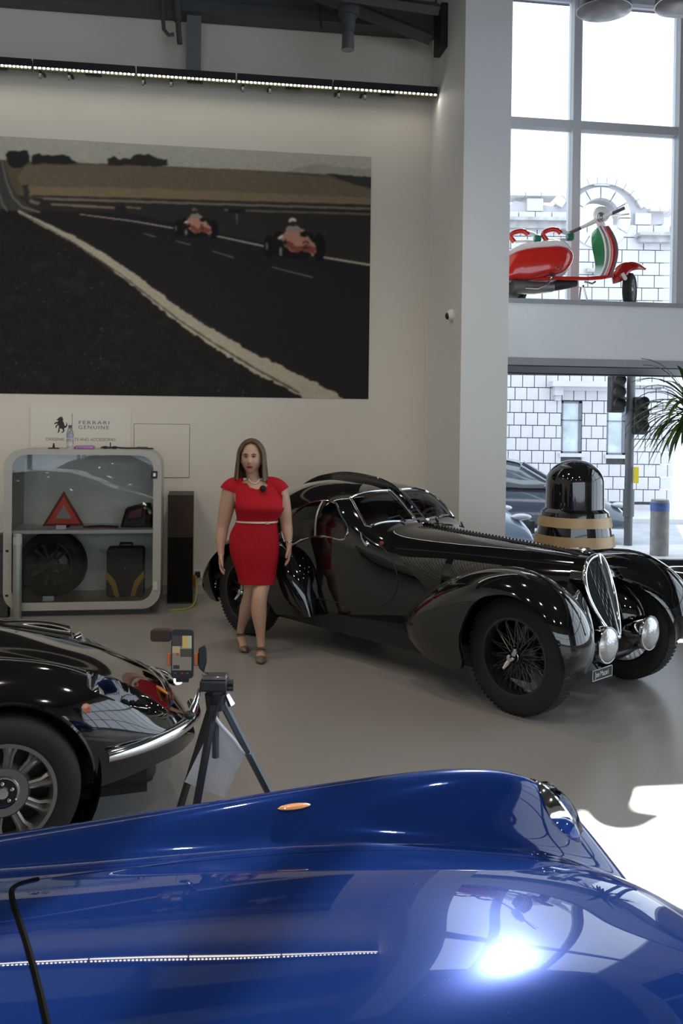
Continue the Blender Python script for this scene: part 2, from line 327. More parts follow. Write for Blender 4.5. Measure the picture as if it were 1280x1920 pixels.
gk = np.exp(-.5*(np.arange(-4, 5)/1.1)**2); gk /= gk.sum()
for c3 in range(3):
    for ax in (0, 1): img[...,c3] = np.apply_along_axis(lambda r: np.convolve(np.pad(r, 4, mode='edge'), gk, 'valid'), ax, img[...,c3])
l_ = img/255.; l_ = np.where(l_ <= .04045, l_/12.92, ((l_+.055)/1.055)**2.4)*2.15; l_ = np.clip(l_, 0, .8)
mo = WP(u0, h0)+wn*.006
vs = np.stack([UU-u0, np.zeros_like(UU)+0, HHg-h0], -1).reshape(-1, 3)
idx = np.arange(NU*NH).reshape(NH, NU); q4 = np.stack([idx[:-1,:-1], idx[:-1,1:], idx[1:,1:], idx[1:,:-1]], -1).reshape(-1, 4)
me = bpy.data.meshes.new('wall_mural'); me.vertices.add(len(vs)); me.vertices.foreach_set('co', vs.ravel()); me.loops.add(q4.size); me.loops.foreach_set('vertex_index', q4.ravel().astype(np.int32))
me.polygons.add(len(q4)); me.polygons.foreach_set('loop_start', np.arange(0, q4.size, 4, dtype=np.int32)); me.update(); me.validate()
ca = me.color_attributes.new('print', 'FLOAT_COLOR', 'POINT'); ca.data.foreach_set('color', np.concatenate([l_.reshape(-1, 3), np.ones((len(vs), 1))], 1).ravel().astype(np.float32))
mm = mat('mural_print', (.5,.5,.5), .6, var=0.0, spec=.12); n = mm.node_tree; at = n.nodes.new('ShaderNodeVertexColor'); at.layer_name = 'print'; n.links.new(at.outputs[0], n.nodes['Principled BSDF'].inputs['Base Color'])
me.materials.append(mm); mur = link('wall_mural', me, None, mo); mur.rotation_euler = (0, 0, WA)
tag(mur, 'large wall mural photograph of two racing cars on a country road', 'mural')
# ------------------------------------------------------------------ sign and hatch on the wall
def curve_text(txt, size, mt, M4, parent, name, ext=.001, spacing=1.0, shear=0.0, bold=0.0, align='LEFT', sx=1.0):
    c = bpy.data.curves.new(name, 'FONT'); c.body = txt; c.size = size; c.extrude = ext; c.space_character = spacing; c.shear = shear; c.offset = bold; c.align_x = align
    o = bpy.data.objects.new('tmp_text', c); COL.objects.link(o); me2 = baked(o); bpy.data.objects.remove(o, do_unlink=True)
    me2.name = name; M4 = M4 @ Matrix.Diagonal((sx, 1, 1, 1)); me2.transform(WM[parent.name].inverted() @ M4 if parent else M4); me2.materials.clear(); me2.materials.append(mt); return link(name, me2, parent)
def wrect(px0, py0, px1, py1, v=0.0): a = wpix(px0, py0, v); c = wpix(px1, py1, v); return a[0], c[0], c[1], a[1]
M['ink'] = mat('black_print', (.03,.03,.03), .6); M['inkgrey'] = mat('grey_print', (.12,.12,.12), .6)
a, c, e, g_ = wrect(58, 763, 245, 845)
sgn = thing('wall_sign', 'white parts and accessories sign panel with horse logo above the display case', 'sign', WP((a+c)/2, e, 0))
b = MB(); wbox(b, a, c, e, g_, .001, .012); b.build('panel', mat('sign_panel', (.78,.735,.65), .5, var=.01), sgn, True)
k = (c-a)/187.
def sx_(px, py): return (a+(px-58)*k, g_-(py-763)*k)
horse = [(115.5,780.5),(117,783),(118,786),(117.5,789.5),(119.5,793),(120.5,797),(122.5,799),(124.3,795),(123,791),(125.5,793.5),(126,798),(123.5,802),(121,802.5),(119.5,804.5),(121,807),(118.5,811),(115,812.3),(115,811),(117,809.5),(118,807),(115.5,804),(113.5,803.5),(111,805),(112,808.5),(109.5,811.5),(107,811.8),(107,810.5),(109,809.5),(108.8,806),(110,802.5),(110.3,799),(109.5,797),(106.5,799.5),(105.5,803),(103.8,802.5),(104.2,798.3),(107,796),(108,794),(104.8,794.5),(102.5,796),(101.2,794.5),(104.3,791.5),(108.2,790.5),(109.5,787.5),(107,788.5),(106,786.8),(109,784),(111.5,781.8),(113.5,781.5)]
HM = Matrix((wdir, ZUP, wn)).transposed().to_4x4(); HM.translation = WP(0, 0, .012)
b = MB(); b.prism([sx_(*q) for q in horse][::-1], .001, HM); b.build('horse_emblem', M['ink'], sgn, True, sharp=0)
b = MB(); q0 = sx_(134.3, 775); q1 = sx_(135.2, 806); wbox(b, q0[0], q1[0], q1[1], q0[1], .012, .013); b.build('divider_line', M['inkgrey'], sgn, True)
def wtext(txt, px, py, size, sp, w_px, mt):
    q = sx_(px, py); T = HM @ Matrix.Translation((q[0], q[1], 0)); o = curve_text(txt, size*k, mt, T, sgn, 'lettering', .0006, sp)
    xs = [(WM[o.name] @ v.co - WB).dot(wdir) for v in o.data.vertices]; cur = (max(xs)-min(xs))/k; f_ = w_px/cur
    bpy.data.objects.remove(o, do_unlink=True); return curve_text(txt, size*k, mt, T, sgn, 'lettering', .0006, sp, sx=f_)
wtext('FERRARI', 146, 795, 9.5, 1.25, 57, M['inkgrey']); wtext('GENUINE', 146, 804, 9.5, 1.25, 57, M['inkgrey'])
wtext('ORIGINAL PARTS AND ACCESSORIES', 86, 827, 8, 1.0, 130, M['inkgrey'])
a, c, e, g_ = wrect(251, 794, 355, 896)
hp = thing('access_panel', 'square white access hatch flush in the back wall', 'access panel', WP((a+c)/2, e, 0))
b = MB(); wbox(b, a, c, e, g_, .001, .004); b.build('recess_line', mat('hatch_gap', (.25,.24,.22), .7), hp, True, sharp=0)
b = MB(); wbox(b, a+.006, c-.006, e+.006, g_-.006, .002, .008); b.build('door', M['wall'], hp, True, sharp=0)
# ------------------------------------------------------------------ LED wall washers
M['led'] = mat('led_emitter', (1,1,.95), .4, emit=(1.0,.97,.90), es=14.0)
LV = .32; LH = wpix(400, 146, LV)[1]
segs = [-120, 61, 255, 443, 624, 803]
for i in range(5):
    a = wpix(segs[i], 145, LV)[0]+.008; c = wpix(segs[i+1], 145, LV)[0]-.008
    if i == 4: c = UC-.02
    nm = ['far left','second','third','fourth','last'][i]
    lb = ['partly out of frame at the left','second from the left','middle one of five','fourth from the left, right of the steel post','touching the white pillar'][i]
    t = thing('led_wall_washer', 'black LED strip light above the mural, '+lb, 'strip light', WP((a+c)/2, LH-.06, LV), group='LED strip lights above the mural')
    b = MB(); wbox(b, a, c, LH-.02, LH+.055, LV-.05, LV+.03); b.build('housing', M['blackplain'], t, True, sharp=0)
    b = MB(); wbox(b, a, c, LH-.042, LH-.02, LV-.05, LV+.012); b.build('lens_bar', mat('led_bar', (.10,.10,.05), .5), t, True, sharp=0)
    nl = 24; ledm = MB().ell((0,0,0), (.0135,.010,.0125), 8, 5).build('led', M['led'], t)
    for j in range(nl):
        o = ledm if j == 0 else ledm.copy()
        if j: COL.objects.link(o)
        o.location = WM[t.name].inverted() @ WP(a+(c-a)*(j+.5)/nl, LH-.022, LV+.016)
    for uq, s_ in ((a+.06, .05), (a+.34, .05)):
        b = MB(); wbox(b, uq-.012, uq+.012, LH-.11, LH-.03, LV-.04, LV-.02); wbox(b, uq-.01, uq+.01, LH+.0, LH+.02, 0.0, LV-.03); b.build('bracket', M['blackplain'], t, True, sharp=0)
    b = MB(); wbox(b, a+.5, a+.66, LH-.055, LH-.035, LV-.05, LV-.01); b.build('driver_box', M['blackplain'], t, True, sharp=0)
    ld = bpy.data.lights.new('led_light', 'AREA'); ld.shape = 'RECTANGLE'; ld.size = c-a; ld.size_y = .04; ld.energy = 1.25; ld.color = (1.0,.93,.80)
    lo = bpy.data.objects.new('led_light', ld); COL.objects.link(lo); lo.parent = t; lo.location = WM[t.name].inverted() @ WP((a+c)/2, LH-.06, LV+.01)
    dv = (-ZUP + wn*.02).normalized(); lo.rotation_euler = (-dv).to_track_quat('Z', 'X').to_euler()
    zq = -dv; xq = wdir; yq = zq.cross(xq); lo.rotation_euler = Matrix((xq, yq, zq)).transposed().to_euler()
# ------------------------------------------------------------------ roof steel
bh = wpix(640, 42, .3)[1]
b = MB(); wbox(b, UL, UC, bh, bh+.10, .02, .3); wbox(b, UL, UC, bh+.1, bh+.5, .12, .2); wbox(b, UL, UC, bh+.5, bh+.58, .02, .3); tag(b.build('roof_beam', M['steel'], sharp=0), 'dark steel roof beam running along the top of the back wall', 'beam')
a = wpix(350, 60, .14)[0]; c = wpix(377, 60, .14)[0]
b = MB(); wbox(b, a, c, LH+.1, bh, .005, .03); wbox(b, (a+c)/2-.012, (a+c)/2+.012, LH+.1, bh, .03, .16); wbox(b, a, c, LH+.1, bh, .16, .19); tag(b.build('steel_post', mat('grey_steel', (.17,.17,.175), .5), sharp=0), 'grey steel post standing on the strip lights below the beam', 'post')
p0 = WP(*wpix(560, -25, .8), .8); p1 = WP(*wpix(806, 72, .5), .5)
b = MB(); b.tube([p0, p1], .075, 4); tag(b.build('diagonal_brace', M['steel'], sharp=0), 'dark diagonal roof brace ending at the white pillar', 'brace')
b = MB(); q = wpix(806, 60, .5); wbox(b, UC-.07, UC-.0, q[1]-.2, q[1]+.25, .35, .65); tag(b.build('brace_bracket', M['blackplain'], sharp=0), 'black bracket fixing the roof brace to the pillar', 'bracket')
for i, (x0, y0, x1, y1, vv, lb) in enumerate(((560,-22,822,18,1.2,'upper dark purlin meeting the pillar top'),(540,-40,815,-8,1.4,'topmost dark purlin at the frame edge'))):
    b = MB(); b.tube([WP(*wpix(x0, y0, vv), vv), WP(*wpix(x1, y1, vv), vv)], .06, 4); tag(b.build('roof_purlin', M['steel'], sharp=0), lb, 'beam')
pp = [WP(*wpix(x, y, .35), .35) for x, y in ((304,-30),(305,30),(307,55),(316,66),(326,64))]
t = thing('conduit', 'bent grey service pipe hanging beside the steel post', 'pipe', pp[3]); b = MB(); b.tube(pp, .02, 8); b.build('pipe', M['steel'], t, True)
b = MB(); b.tube([WP(*wpix(330, -30, .35), .35), WP(*wpix(333, 40, .35), .35)], .04, 10); b.tube([WP(*wpix(333, 35, .35), .35), WP(*wpix(337, 82, .35), .35)], .028, 10); b.build('sprinkler_drop', M['steel'], t, True)
c0 = WP(*wpix(653, 30, 1.0), 1.0); c1 = WP(*wpix(652, 62, 1.0), 1.0); c2 = WP(*wpix(652, 94, 1.0), 1.0)
t = thing('ceiling_spotlight', 'dark cylindrical ceiling projector hanging below the roof beam', 'ceiling light', c2)
b = MB(); b.cyl(c0+(c0-c1)*.5, c0, .10, .10, 18); b.build('mount', M['steel'], t, True); b = MB(); b.cyl(c0, c1, .075, .065, 18); b.build('body', M['steel'], t, True)
b = MB(); b.cyl(c1, c2, .058, .062, 18); b.build('barrel', mat('lamp_grey', (.11,.11,.115), .4), t, True); b = MB(); b.tube([c0+Vector((-.15,0,.05)), c0+Vector((-.3,0,.12)), c0+Vector((-.26,0,-.12))], .012, 6); b.build('cable', M['blackplain'], t, True)
# ------------------------------------------------------------------ pendant lamps (high bay)
M['bell'] = mat('spun_aluminium', (.45,.45,.46), .3, metal=.9); M['bulb'] = mat('lamp_bulb', (1,.95,.85), .4, emit=(1.0,.86,.66), es=30)
def pendant(loc, lb, power, on=True):
    t = thing('pendant_lamp', lb, 'pendant lamp', loc, group='high bay pendant lamps')
    pr = [(.05,.42),(.09,.40),(.10,.30),(.16,.25),(.235,.12),(.255,.0),(.245,.0),(.225,.12),(.15,.24),(.09,.28),(.04,.30)]
    MB().lathe(pr, 36, cap=False).build('bell_shade', M['bell'], t); MB().cyl((0,0,.4), (0,0,CEIL-loc[2]), .012, n=8).build('rod', M['steel'], t)
    if not on:
        MB().lathe([(.245,.0),(.2,-.02),(.1,-.032),(0,-.036)], 36, cap=False).build('diffuser', mat('grey_diffuser', (.22,.22,.23), .25, metal=.4), t); return
    MB().ell((0,0,.13), (.07,.07,.09), 14, 8).build('bulb', M['bulb'], t)
    ld = bpy.data.lights.new('pendant_light', 'SPOT'); ld.energy = power; ld.spot_size = R(150); ld.spot_blend = .6; ld.shadow_soft_size = .09; ld.color = (1.0,.88,.72)
    lo = bpy.data.objects.new('pendant_light', ld); COL.objects.link(lo); lo.parent = t; lo.location = (0,0,.0)
LAMP = 95
q = P(1132, 20, 8.6); pendant(tuple(q), 'silver bell pendant lamp in front of the upper window', LAMP, False)
q = P(1262, 14, 7.9); pendant((q.x+.1, q.y, q.z+.02), 'silver bell pendant lamp at the top right corner', LAMP, False)
PN = ['floor before the display case','floor before the woman','black sports car','tripod','right side of the blue car','floor left behind the camera','floor right behind the camera','far right behind the camera','far left floor']
for i, (x, y) in enumerate(((-3.2,6.5),(-.4,6.2),(-3.4,3.0),(-.5,2.6),(2.6,3.0),(-3.0,-1),(.4,-1.4),(3.4,-1),(-6,4.5))): pendant((x, y, 5.75), 'silver bell pendant lamp over the '+PN[i], LAMP)
# ================================================================== OUTSIDE
YB = 20.5; GZ = -.18
def wq(u, v): return WB+wdir*u+wn*v
b = MB(); f0 = VB-.1
def gpoly(name, pts, z0, z1, mt): 
    bb = MB(); bb.prism([(p.x, p.y) for p in pts], z1-z0, Matrix.Translation((0,0,z0))); return bb.build(name, mt, sharp=0)
M['asphalt'] = mat('asphalt', (.40,.42,.46), .7, var=.12, scale=4, bump=.2); M['paving'] = mat('paving', (.55,.55,.57), .7, var=.08, scale=3, bump=.1)
pv0 = [wq(UC-4, f0), wq(16, f0), wq(16, f0-1.9), wq(UC-4, f0-1.9)]
struct(gpoly('pavement_near', pv0, GZ-.2, -.03, M['paving']))
struct(gpoly('street', [wq(UC-14, f0-1.0), wq(40, f0-1.0), Vector((60,60,0)), Vector((-30,60,0))], GZ-.4, GZ, M['asphalt']))
struct(gpoly('pavement_far', [Vector((-10,18.6,0)), Vector((7.4,18.6,0)), Vector((7.4,21,0)), Vector((-10,21,0))], GZ-.1, GZ+.10, M['paving']))
# tiled stone building across the street
st = mat('faience_block', (.60,.60,.63), .45, var=.05, scale=1.5); stj = mat('stone_joint', (.10,.10,.11), .8)
XR = 7.15; XL = P(880, 700, YB).x
bl = thing('stone_building', 'pale tiled stone building with a curved gable across the street', 'building', (4, YB+2, GZ))
def bx(px): return P(px, 787, YB).x
def bz(py): return P(1100, py, YB).z
CX, CZ, CRAD = bx(1118), bz(409), .44
zpar = bz(392); zcor = bz(421)
b = MB(); b.box((XL-4, YB+.06, GZ), (XR, YB+3.5, zcor)); b.build('backing_wall', stj, bl, True, sharp=0)
# curved gable with round opening
out = [(XL-4, zcor), (XR, zcor), (XR, bz(394)), (bx(1213), bz(391))]
ac = (bx(1120), bz(427)); ar = bx(1120+93)-bx(1120)
for i in range(17):
    a = R(24)+R(132)*i/16; out.append((ac[0]+ar*math.cos(a), ac[1]+ar*math.sin(a)))
out += [(bx(1030), bz(371)), (bx(970), bz(366)), (bx(948), bz(388)), (XL-4, bz(388))]
ring_in, ring_out = [], []
for i in range(96):
    a = 2*math.pi*i/96; dx, dz = math.cos(a), math.sin(a); best = 99
    for j in range(len(out)):
        x1, z1 = out[j]; x2, z2 = out[(j+1) % len(out)]; ex, ez = x2-x1, z2-z1; den = dx*ez-dz*ex
        if abs(den) < 1e-9: continue
        t_ = ((x1-CX)*ez-(z1-CZ)*ex)/den; s_ = ((x1-CX)*dz-(z1-CZ)*dx)/den
        if t_ > 0 and -1e-6 <= s_ <= 1+1e-6: best = min(best, t_)
    ring_in.append((CX+CRAD*dx, CZ+CRAD*dz)); ring_out.append((CX+max(best, CRAD+.02)*dx, CZ+max(best, CRAD+.02)*dz))
b = MB(); n_ = 96
for y in (YB+.06, YB+.5): b.add([(x, y, z) for x, z in ring_in]+[(x, y, z) for x, z in ring_out], [(i, (i+1) % n_, n_+(i+1) % n_, n_+i) for i in range(n_)])
for rg in (ring_in, ring_out): b.add([(x, YB+.06, z) for x, z in rg]+[(x, YB+.5, z) for x, z in rg], [(i, (i+1) % n_, n_+(i+1) % n_, n_+i) for i in range(n_)])
b.build('gable_wall', mat('gable_render', (.50,.50,.53), .6), bl, True, sharp=0)
unit = MB().box((-.5,-.5,-.5), (.5,.5,.5)).build('stone_block', st, bl, sharp=0); first = [True]; nblk = 0
inv = WM[bl.name].inverted()
def block(x0, x1, z0, z1, yo=0.0):
    global nblk
    o = unit if first[0] else unit.copy()
    if not first[0]: COL.objects.link(o)
    first[0] = False; nblk += 1
    o.location = inv @ Vector(((x0+x1)/2, YB+.03+yo+random.uniform(-.006,.006), (z0+z1)/2)); o.scale = (x1-x0-.018, .12, z1-z0-.018)
wins = [(1052,1090,753,850),(1137,1172,753,852)]
def clear(px0, px1, py0, py1):
    for a, c, e, g2 in wins:
        if px1 > a+1 and px0 < c-1 and py1 > e+1 and py0 < g2-1: return False
    return True
rows = [421+23.6*i for i in range(23)]
hid = MB()
for i, y in enumerate(rows[:-1]):
    off = (i % 2)*11+((i*7) % 5); x = 930+off-22
    bw = 22 if y > 680 else 31
    while x < 1262:
        x0, x1 = max(x, 926), min(x+bw, 1262.5)
        for a, c, e, g2 in wins:      # cut blocks at window edges
            if y+23.6 > e+2 and y < g2-2:
                if x0 < a < x1: x1 = a
                if x0 < c < x1 and x0 >= a: x0 = c
        if x1-x0 > 3 and clear(x0, x1, y, y+23.6) and y < 945:
            if 580 < y < 672: hid.box((bx(x0)+.007, YB-.03, bz(y+23.6)+.007), (bx(x1)-.007, YB+.09, bz(y)-.007))
            else: block(bx(x0), bx(x1), bz(y+23.6), bz(y))
        x += bw
o = hid.build('stone_blocks_behind_ledge', st, bl, True, sharp=0); o['kind'] = 'stuff'
b = MB(); b.box((XL-4, YB-.06, GZ), (XR, YB+.1, bz(945))); b.build('plinth', mat('plinth_stone', (.52,.52,.55), .6), bl, True, sharp=0)
# gable blocks and ring stones
y = 421-.0
gpoly2 = out
for i, (ya, yb_) in enumerate(((398,421),(373,398),(349,373),(334,349))):
    x = 935+(i % 2)*15
    while x < 1262:
        x0, x1 = x, min(x+31, 1262); cx_, cz_ = (bx(x0)+bx(x1))/2, (bz(ya)+bz(yb_))/2
        cor = [(bx(q), bz(w2)) for q in (x0+1, x1-1) for w2 in (ya+1, yb_-1)]
        if all(inpoly(np.array([c[0]]), np.array([c[1]]), out)[0] for c in cor) and all(math.hypot(c[0]-CX, c[1]-CZ) > CRAD+.25 for c in cor+[(cx_, cz_)]): block(bx(x0), bx(x1), bz(yb_), bz(ya))
        x += 31
ringm = MB()
for k in range(12):
    a0, a1 = 2*math.pi*k/12+.02, 2*math.pi*(k+1)/12-.02; bb = MB()
    poly = [(CX+r_*math.cos(a), CZ+r_*math.sin(a)) for r_, aa in ((CRAD, (a0, (a0+a1)/2, a1)), (CRAD+.24, (a1, (a0+a1)/2, a0))) for a in aa]
    XZ = Matrix(((1,0,0,0),(0,0,1,YB-.06),(0,1,0,0),(0,0,0,1))); bb.prism(poly, .2, XZ); bb.build('ring_stone', st, bl, True, sharp=0)
for k in range(11):
    a0, a1 = R(26)+R(128)*k/11+.004, R(26)+R(128)*(k+1)/11-.004; bb = MB()
    poly = [(ac[0]+r_*math.cos(a), ac[1]+r_*math.sin(a)) for r_, aa in ((ar-.13, (a0, a1)), (ar+.03, (a1, a0))) for a in aa]
    bb.prism(poly, .62, XZ); bb.build('coping_stone', st, bl, True, sharp=0)
for x0, x1, ya, yb_ in ((948,1036,362,370),(1210,1263,389,396)):
    for q in range(3):
        bb = MB(); w_ = (x1-x0)/3; bb.box((bx(x0+w_*q)+.005, YB-.1, bz(yb_)), (bx(x0+w_*(q+1))-.005, YB+.55, bz(ya))); bb.build('coping_stone', st, bl, True, sharp=0)
cst = mat('weathered_cornice', (.45,.45,.46), .7, var=.25, scale=5)
for x0, x1, ya, yb_, dp in ((940,1060,414,420,.35),(940,1060,420,432,.2),(1183,1262,440,446,.4),(1188,1262,446,456,.25),(1092,1124,505,512,.2),(1028,1140,716,726,.38),(1034,1050,726,742,.25),(1038,1048,742,752,.15),(1050,1140,726,733,.2),(1180,1262,716,722,.25)):
    bb = MB(); bb.box((bx(x0), YB-dp, bz(yb_)), (bx(x1), YB+.05, bz(ya))); bb.build('cornice', cst if ya < 600 else st, bl, True, sharp=0)
wg = mat('street_window_glass', (.50,.58,.64), .08, coat=.5, var=.25, scale=3); wf = mat('street_window_frame', (.16,.17,.2), .5)
for a, c, e, g2 in wins:
    bb = MB(); x0, x1, z0, z1 = bx(a), bx(c), bz(g2), bz(e); t_ = .04
    for lo, hi in (((x0,z0),(x0+t_,z1)),((x1-t_*1.6,z0),(x1,z1)),((x0,z0),(x1,z0+t_)),((x0,z1-t_),(x1,z1)),((x0,(z0+z1)/2+.15),(x1,(z0+z1)/2+.17))): bb.box((lo[0], YB, lo[1]), (hi[0], YB+.05, hi[1]))
    w_ = bb.build('window', wf, bl, True, sharp=0); bb = MB(); bb.box((x0, YB+.03, z0), (x1, YB+.045, z1)); bb.build('pane', wg, w_, True, sharp=0)
    bb = MB(); bb.box((x0-.05, YB-.12, z0-.08), (x1+.05, YB+.05, z0)); bb.build('window_sill', st, bl, True, sharp=0)
# ------------------------------------------------------------------ street cars
def street_car(name, label, paint, loc, rz, hgt=1.46):
    t = thing(name, label, 'car', loc, rz)
    s = hgt/1.46
    prof = [(2.1,.32,.55,.74),(2.05,.55,.66,.80),(1.85,.72,.7,.84),(1.2,.92,.74,.87),(.8,.98,.76,.88),(-.2,1.0,.76,.88),(-1.2,1.02,.76,.88),(-1.9,1.02,.72,.86),(-2.1,.85,.68,.82),(-2.15,.45,.62,.76)]
    rings = []
    for x, zt, wt, wb in prof: rings.append([(x,-wb*.97,.22),(x,-wb,.5*min(1,zt/.6)),(x,-wt,zt-.04),(x,-wt*.6,zt),(x,wt*.6,zt),(x,wt,zt-.04),(x,wb,.5*min(1,zt/.6)),(x,wb*.97,.22)])
    o = MB().loft(rings).build('body', paint, t, sharp=60); sub = o.modifiers.new('s', 'SUBSURF'); sub.levels = 1; sub.render_levels = 2
    cab = []
    for x, z0, z1, w0, w1 in ((.95,.95,.96,.74,.72),(.25,.95,1.36*s,.76,.6),(-.4,.98,1.46*s,.76,.6),(-1.2,1.0,1.42*s,.75,.59),(-1.95,1.0,1.05,.7,.6)): cab.append([(x,-w0,z0),(x,-(w0+w1)/2-.02,(z0+z1)/2),(x,-w1,z1-.03),(x,-w1*.7,z1),(x,w1*.7,z1),(x,w1,z1-.03),(x,(w0+w1)/2+.02,(z0+z1)/2),(x,w0,z0)])
    o = MB().loft(cab).build('cabin_glass', mat('street_car_glass', (.10,.13,.16), .06, coat=1), t, sharp=60)
    rf = [[(x,-w_,z+.004),(x,-w_*.6,z+.03),(x,w_*.6,z+.03),(x,w_,z+.004)] for x, z, w_ in ((.28,1.36*s,.61),(-.4,1.46*s,.61),(-1.2,1.42*s,.60),(-1.5,1.3*s,.6))]
    b2 = MB(); b2.loft(rf, False, False); b2.build('roof', paint, t, sharp=60)
    for sg in (-1, 1):
        for pa in (((.95,sg*.75,.96),(.28,sg*.63,1.36*s)), ((-.45,sg*.76,.98),(-.45,sg*.63,1.44*s)), ((-1.9,sg*.71,1.02),(-1.2,sg*.61,1.41*s))): MB().tube(pa, .035, 6).build('pillar', paint, t)
        MB().ell((1.90, sg*.66, .68), (.15,.10,.05), 14, 8).build('headlamp', mat('street_headlamp', (.45,.48,.52), .15, coat=1), t)
        MB().ell((.62, sg*.87, .99), (.05,.07,.045), 10, 6).build('door_mirror', paint, t)
        for x in (1.32, -1.3):
            Mx = Matrix.Translation((x, sg*.72, .31)) @ Matrix.Rotation(R(90), 4, 'X'); w = MB().lathe([(.2,-.11),(.31,-.1),(.31,.1),(.2,.11)], 24, Mx).build('wheel', M['rubber'], t); MB().lathe([(.0,-.12),(.19,-.115),(.19,.115),(.0,.12)], 16, Mx).build('rim', M['alu'], w)
    MB().box((2.08,-.5,.42), (2.13,.5,.6)).build('grille', M['blackplain'], t)
    return t
q = P(1162, 925, 15.9); street_car('parked_car', 'dark blue parked hatchback outside, its nose to the right of the domed pillar', mat('dark_blue_paint', (.06,.08,.12), .2, coat=1), (q.x-2.1, 15.9, GZ), 0.0)
q = P(992, 925, 13.6); street_car('parked_car', 'pale blue car outside the shop window beside the white pillar', mat('pale_blue_paint', (.30,.38,.50), .2, coat=1), (q.x-2.15, 13.6, GZ+.02), 0.02, 1.42)
# ------------------------------------------------------------------ street furniture
q = P(1177, 1008, 14.2); x = q.x
t = thing('traffic_signal', 'grey traffic light pole with dark signal heads outside the shop window', 'traffic light', (x, 14.2, GZ))
pm_ = mat('signal_pole', (.10,.105,.115), .5, metal=.3); zt = P(1184, 705, 14.2).z
MB().tube([(0,0,0),(0,0,1.2),(0.01,0,zt-GZ)], .065, 12).build('pole', pm_, t)
for px, py, dx in ((1197,776,.14),(1154,735,-.16)):
    c = P(px, py, 14.2)-Vector((x,14.2,GZ)); hd = MB().box((c.x-.11,-.14,c.z-.32), (c.x+.11,.1,c.z+.26)).build('signal_head', M['blackplain'], t, bevel=.03)
    MB().tube([(0,0,c.z-.1),(c.x,0,c.z-.1)], .025, 6).build('arm', pm_, t)
    for k in range(3):
        MB().tube([(c.x,-.14,c.z+.17-.18*k),(c.x,-.26,c.z+.18-.18*k)], .085, 14, cap=False).build('visor', M['blackplain'], hd)
MB().cyl((0,0,.6), (0,0,1.02), .085, n=14).build('control_box', pm_, t)
b = MB().box((.05,-.09,P(1180,905,14.2).z-GZ), (.12,-.06,P(1180,875,14.2).z-GZ)).build('yellow_plate', mat('yellow_sign', (.75,.60,.03), .4), t)
q = G(1182, 1032, GZ+.03)
t = thing('street_bollard', 'weathered grey round bollard with blue band on the pavement', 'bollard', (q.x, min(q.y, 13.2), GZ+.1)); hb = P(1182, 936, min(q.y, 13.2)).z-GZ-.1
MB().lathe([(.13,0),(.13,hb-.05),(.12,hb),(.0,hb+.01)], 20).build('post', mat('worn_concrete', (.28,.27,.26), .8, var=.25, scale=8), t); MB().lathe([(.134,hb-.16),(.134,hb-.04),(.13,hb-.04)], 20, cap=False).build('blue_band', mat('blue_band', (.08,.15,.40), .5), t)
# ================================================================== DISPLAY CASE
CV = 1.05                                   # front face of the case stands this far off the back wall
cu0, cb = wpix(5, 1147, CV); cu1, ct = wpix(303, 844, CV); cb = 0.06
case = thing('display_case', 'grey rounded display case with glass front below the wall sign', 'display case', WP((cu0+cu1)/2, 0, CV-.3))
def rrect(u0, u1, h0, h1, r, n=8):
    pts = []
    for cx, cy, a0 in ((u1-r, h1-r, 0), (u0+r, h1-r, 90), (u0+r, h0+r, 180), (u1-r, h0+r, 270)):
        for i in range(n+1): a = R(a0+90*i/n); pts.append((cx+r*math.cos(a), cy+r*math.sin(a)))
    return pts
M['case'] = mat('case_lacquer', (.42,.41,.37), .35, var=.03); M['caseback'] = mat('case_back', (.74,.74,.70), .5, var=.04)
o_, i_ = rrect(cu0, cu1, cb, ct, .17), rrect(cu0+.075, cu1-.075, cb+.075, ct-.05, .13)
n_ = len(o_)
rg = [[WP(u, h, v) for u, h in pl] for pl, v in ((o_, CV-.62), (o_, CV), (i_, CV), (i_, CV-.60), )]
b = MB(); b.loft([rg[0], rg[1], rg[2], rg[3]], cap=False); b.build('shell', M['case'], case, True)
b = MB(); b.prism(i_, .02, WMAT, CV-.61); b.build('back_panel', M['caseback'], case, True, sharp=0)
sh = wpix(150, 990, CV-.3)[1]
b = MB(); wbox(b, cu0+.07, cu1-.07, sh-.02, sh+.012, CV-.6, CV-.03); b.build('shelf', M['white'], case, True, sharp=0)
b = MB(); wbox(b, cu0+.1, cu1-.1, 0, cb+.02, CV-.55, CV-.1); b.build('plinth', mat('plinth_dark', (.12,.12,.115), .6), case, True, sharp=0)
b = MB(); b.prism([(u, h) for u, h in i_], .008, WMAT, CV-.012); b.build('glass_front', glassmat('case_glass', (.96,.97,.96), 1.5, .02), case, True, sharp=0)
b = MB(); uq, hq = wpix(289, 890, CV); wbox(b, uq-.03, uq+.03, hq-.035, hq+.035, CV, CV+.012); lk = b.build('lock', M['blackplain'], case, True, bevel=.005); b = MB(); wbox(b, uq-.008, uq+.014, hq-.015, hq+.015, CV+.012, CV+.018); b.build('lock_face', M['white'], lk, True)
for px in (147, 157):
    b = MB(); uq, hq = wpix(px, 857, CV); b.tube([WP(uq, hq+.012, CV), WP(uq, hq+.012, CV+.02), WP(uq, hq-.015, CV+.02)], .012, 8); b.build('hinge_clip', M['grey'], case, True)
b = MB(); uq, hq = wpix(291, 1098, CV); wbox(b, uq-.02, uq+.02, hq-.04, hq+.04, CV, CV+.008); b.build('sticker', mat('clear_label', (.6,.6,.6), .4), case, True)
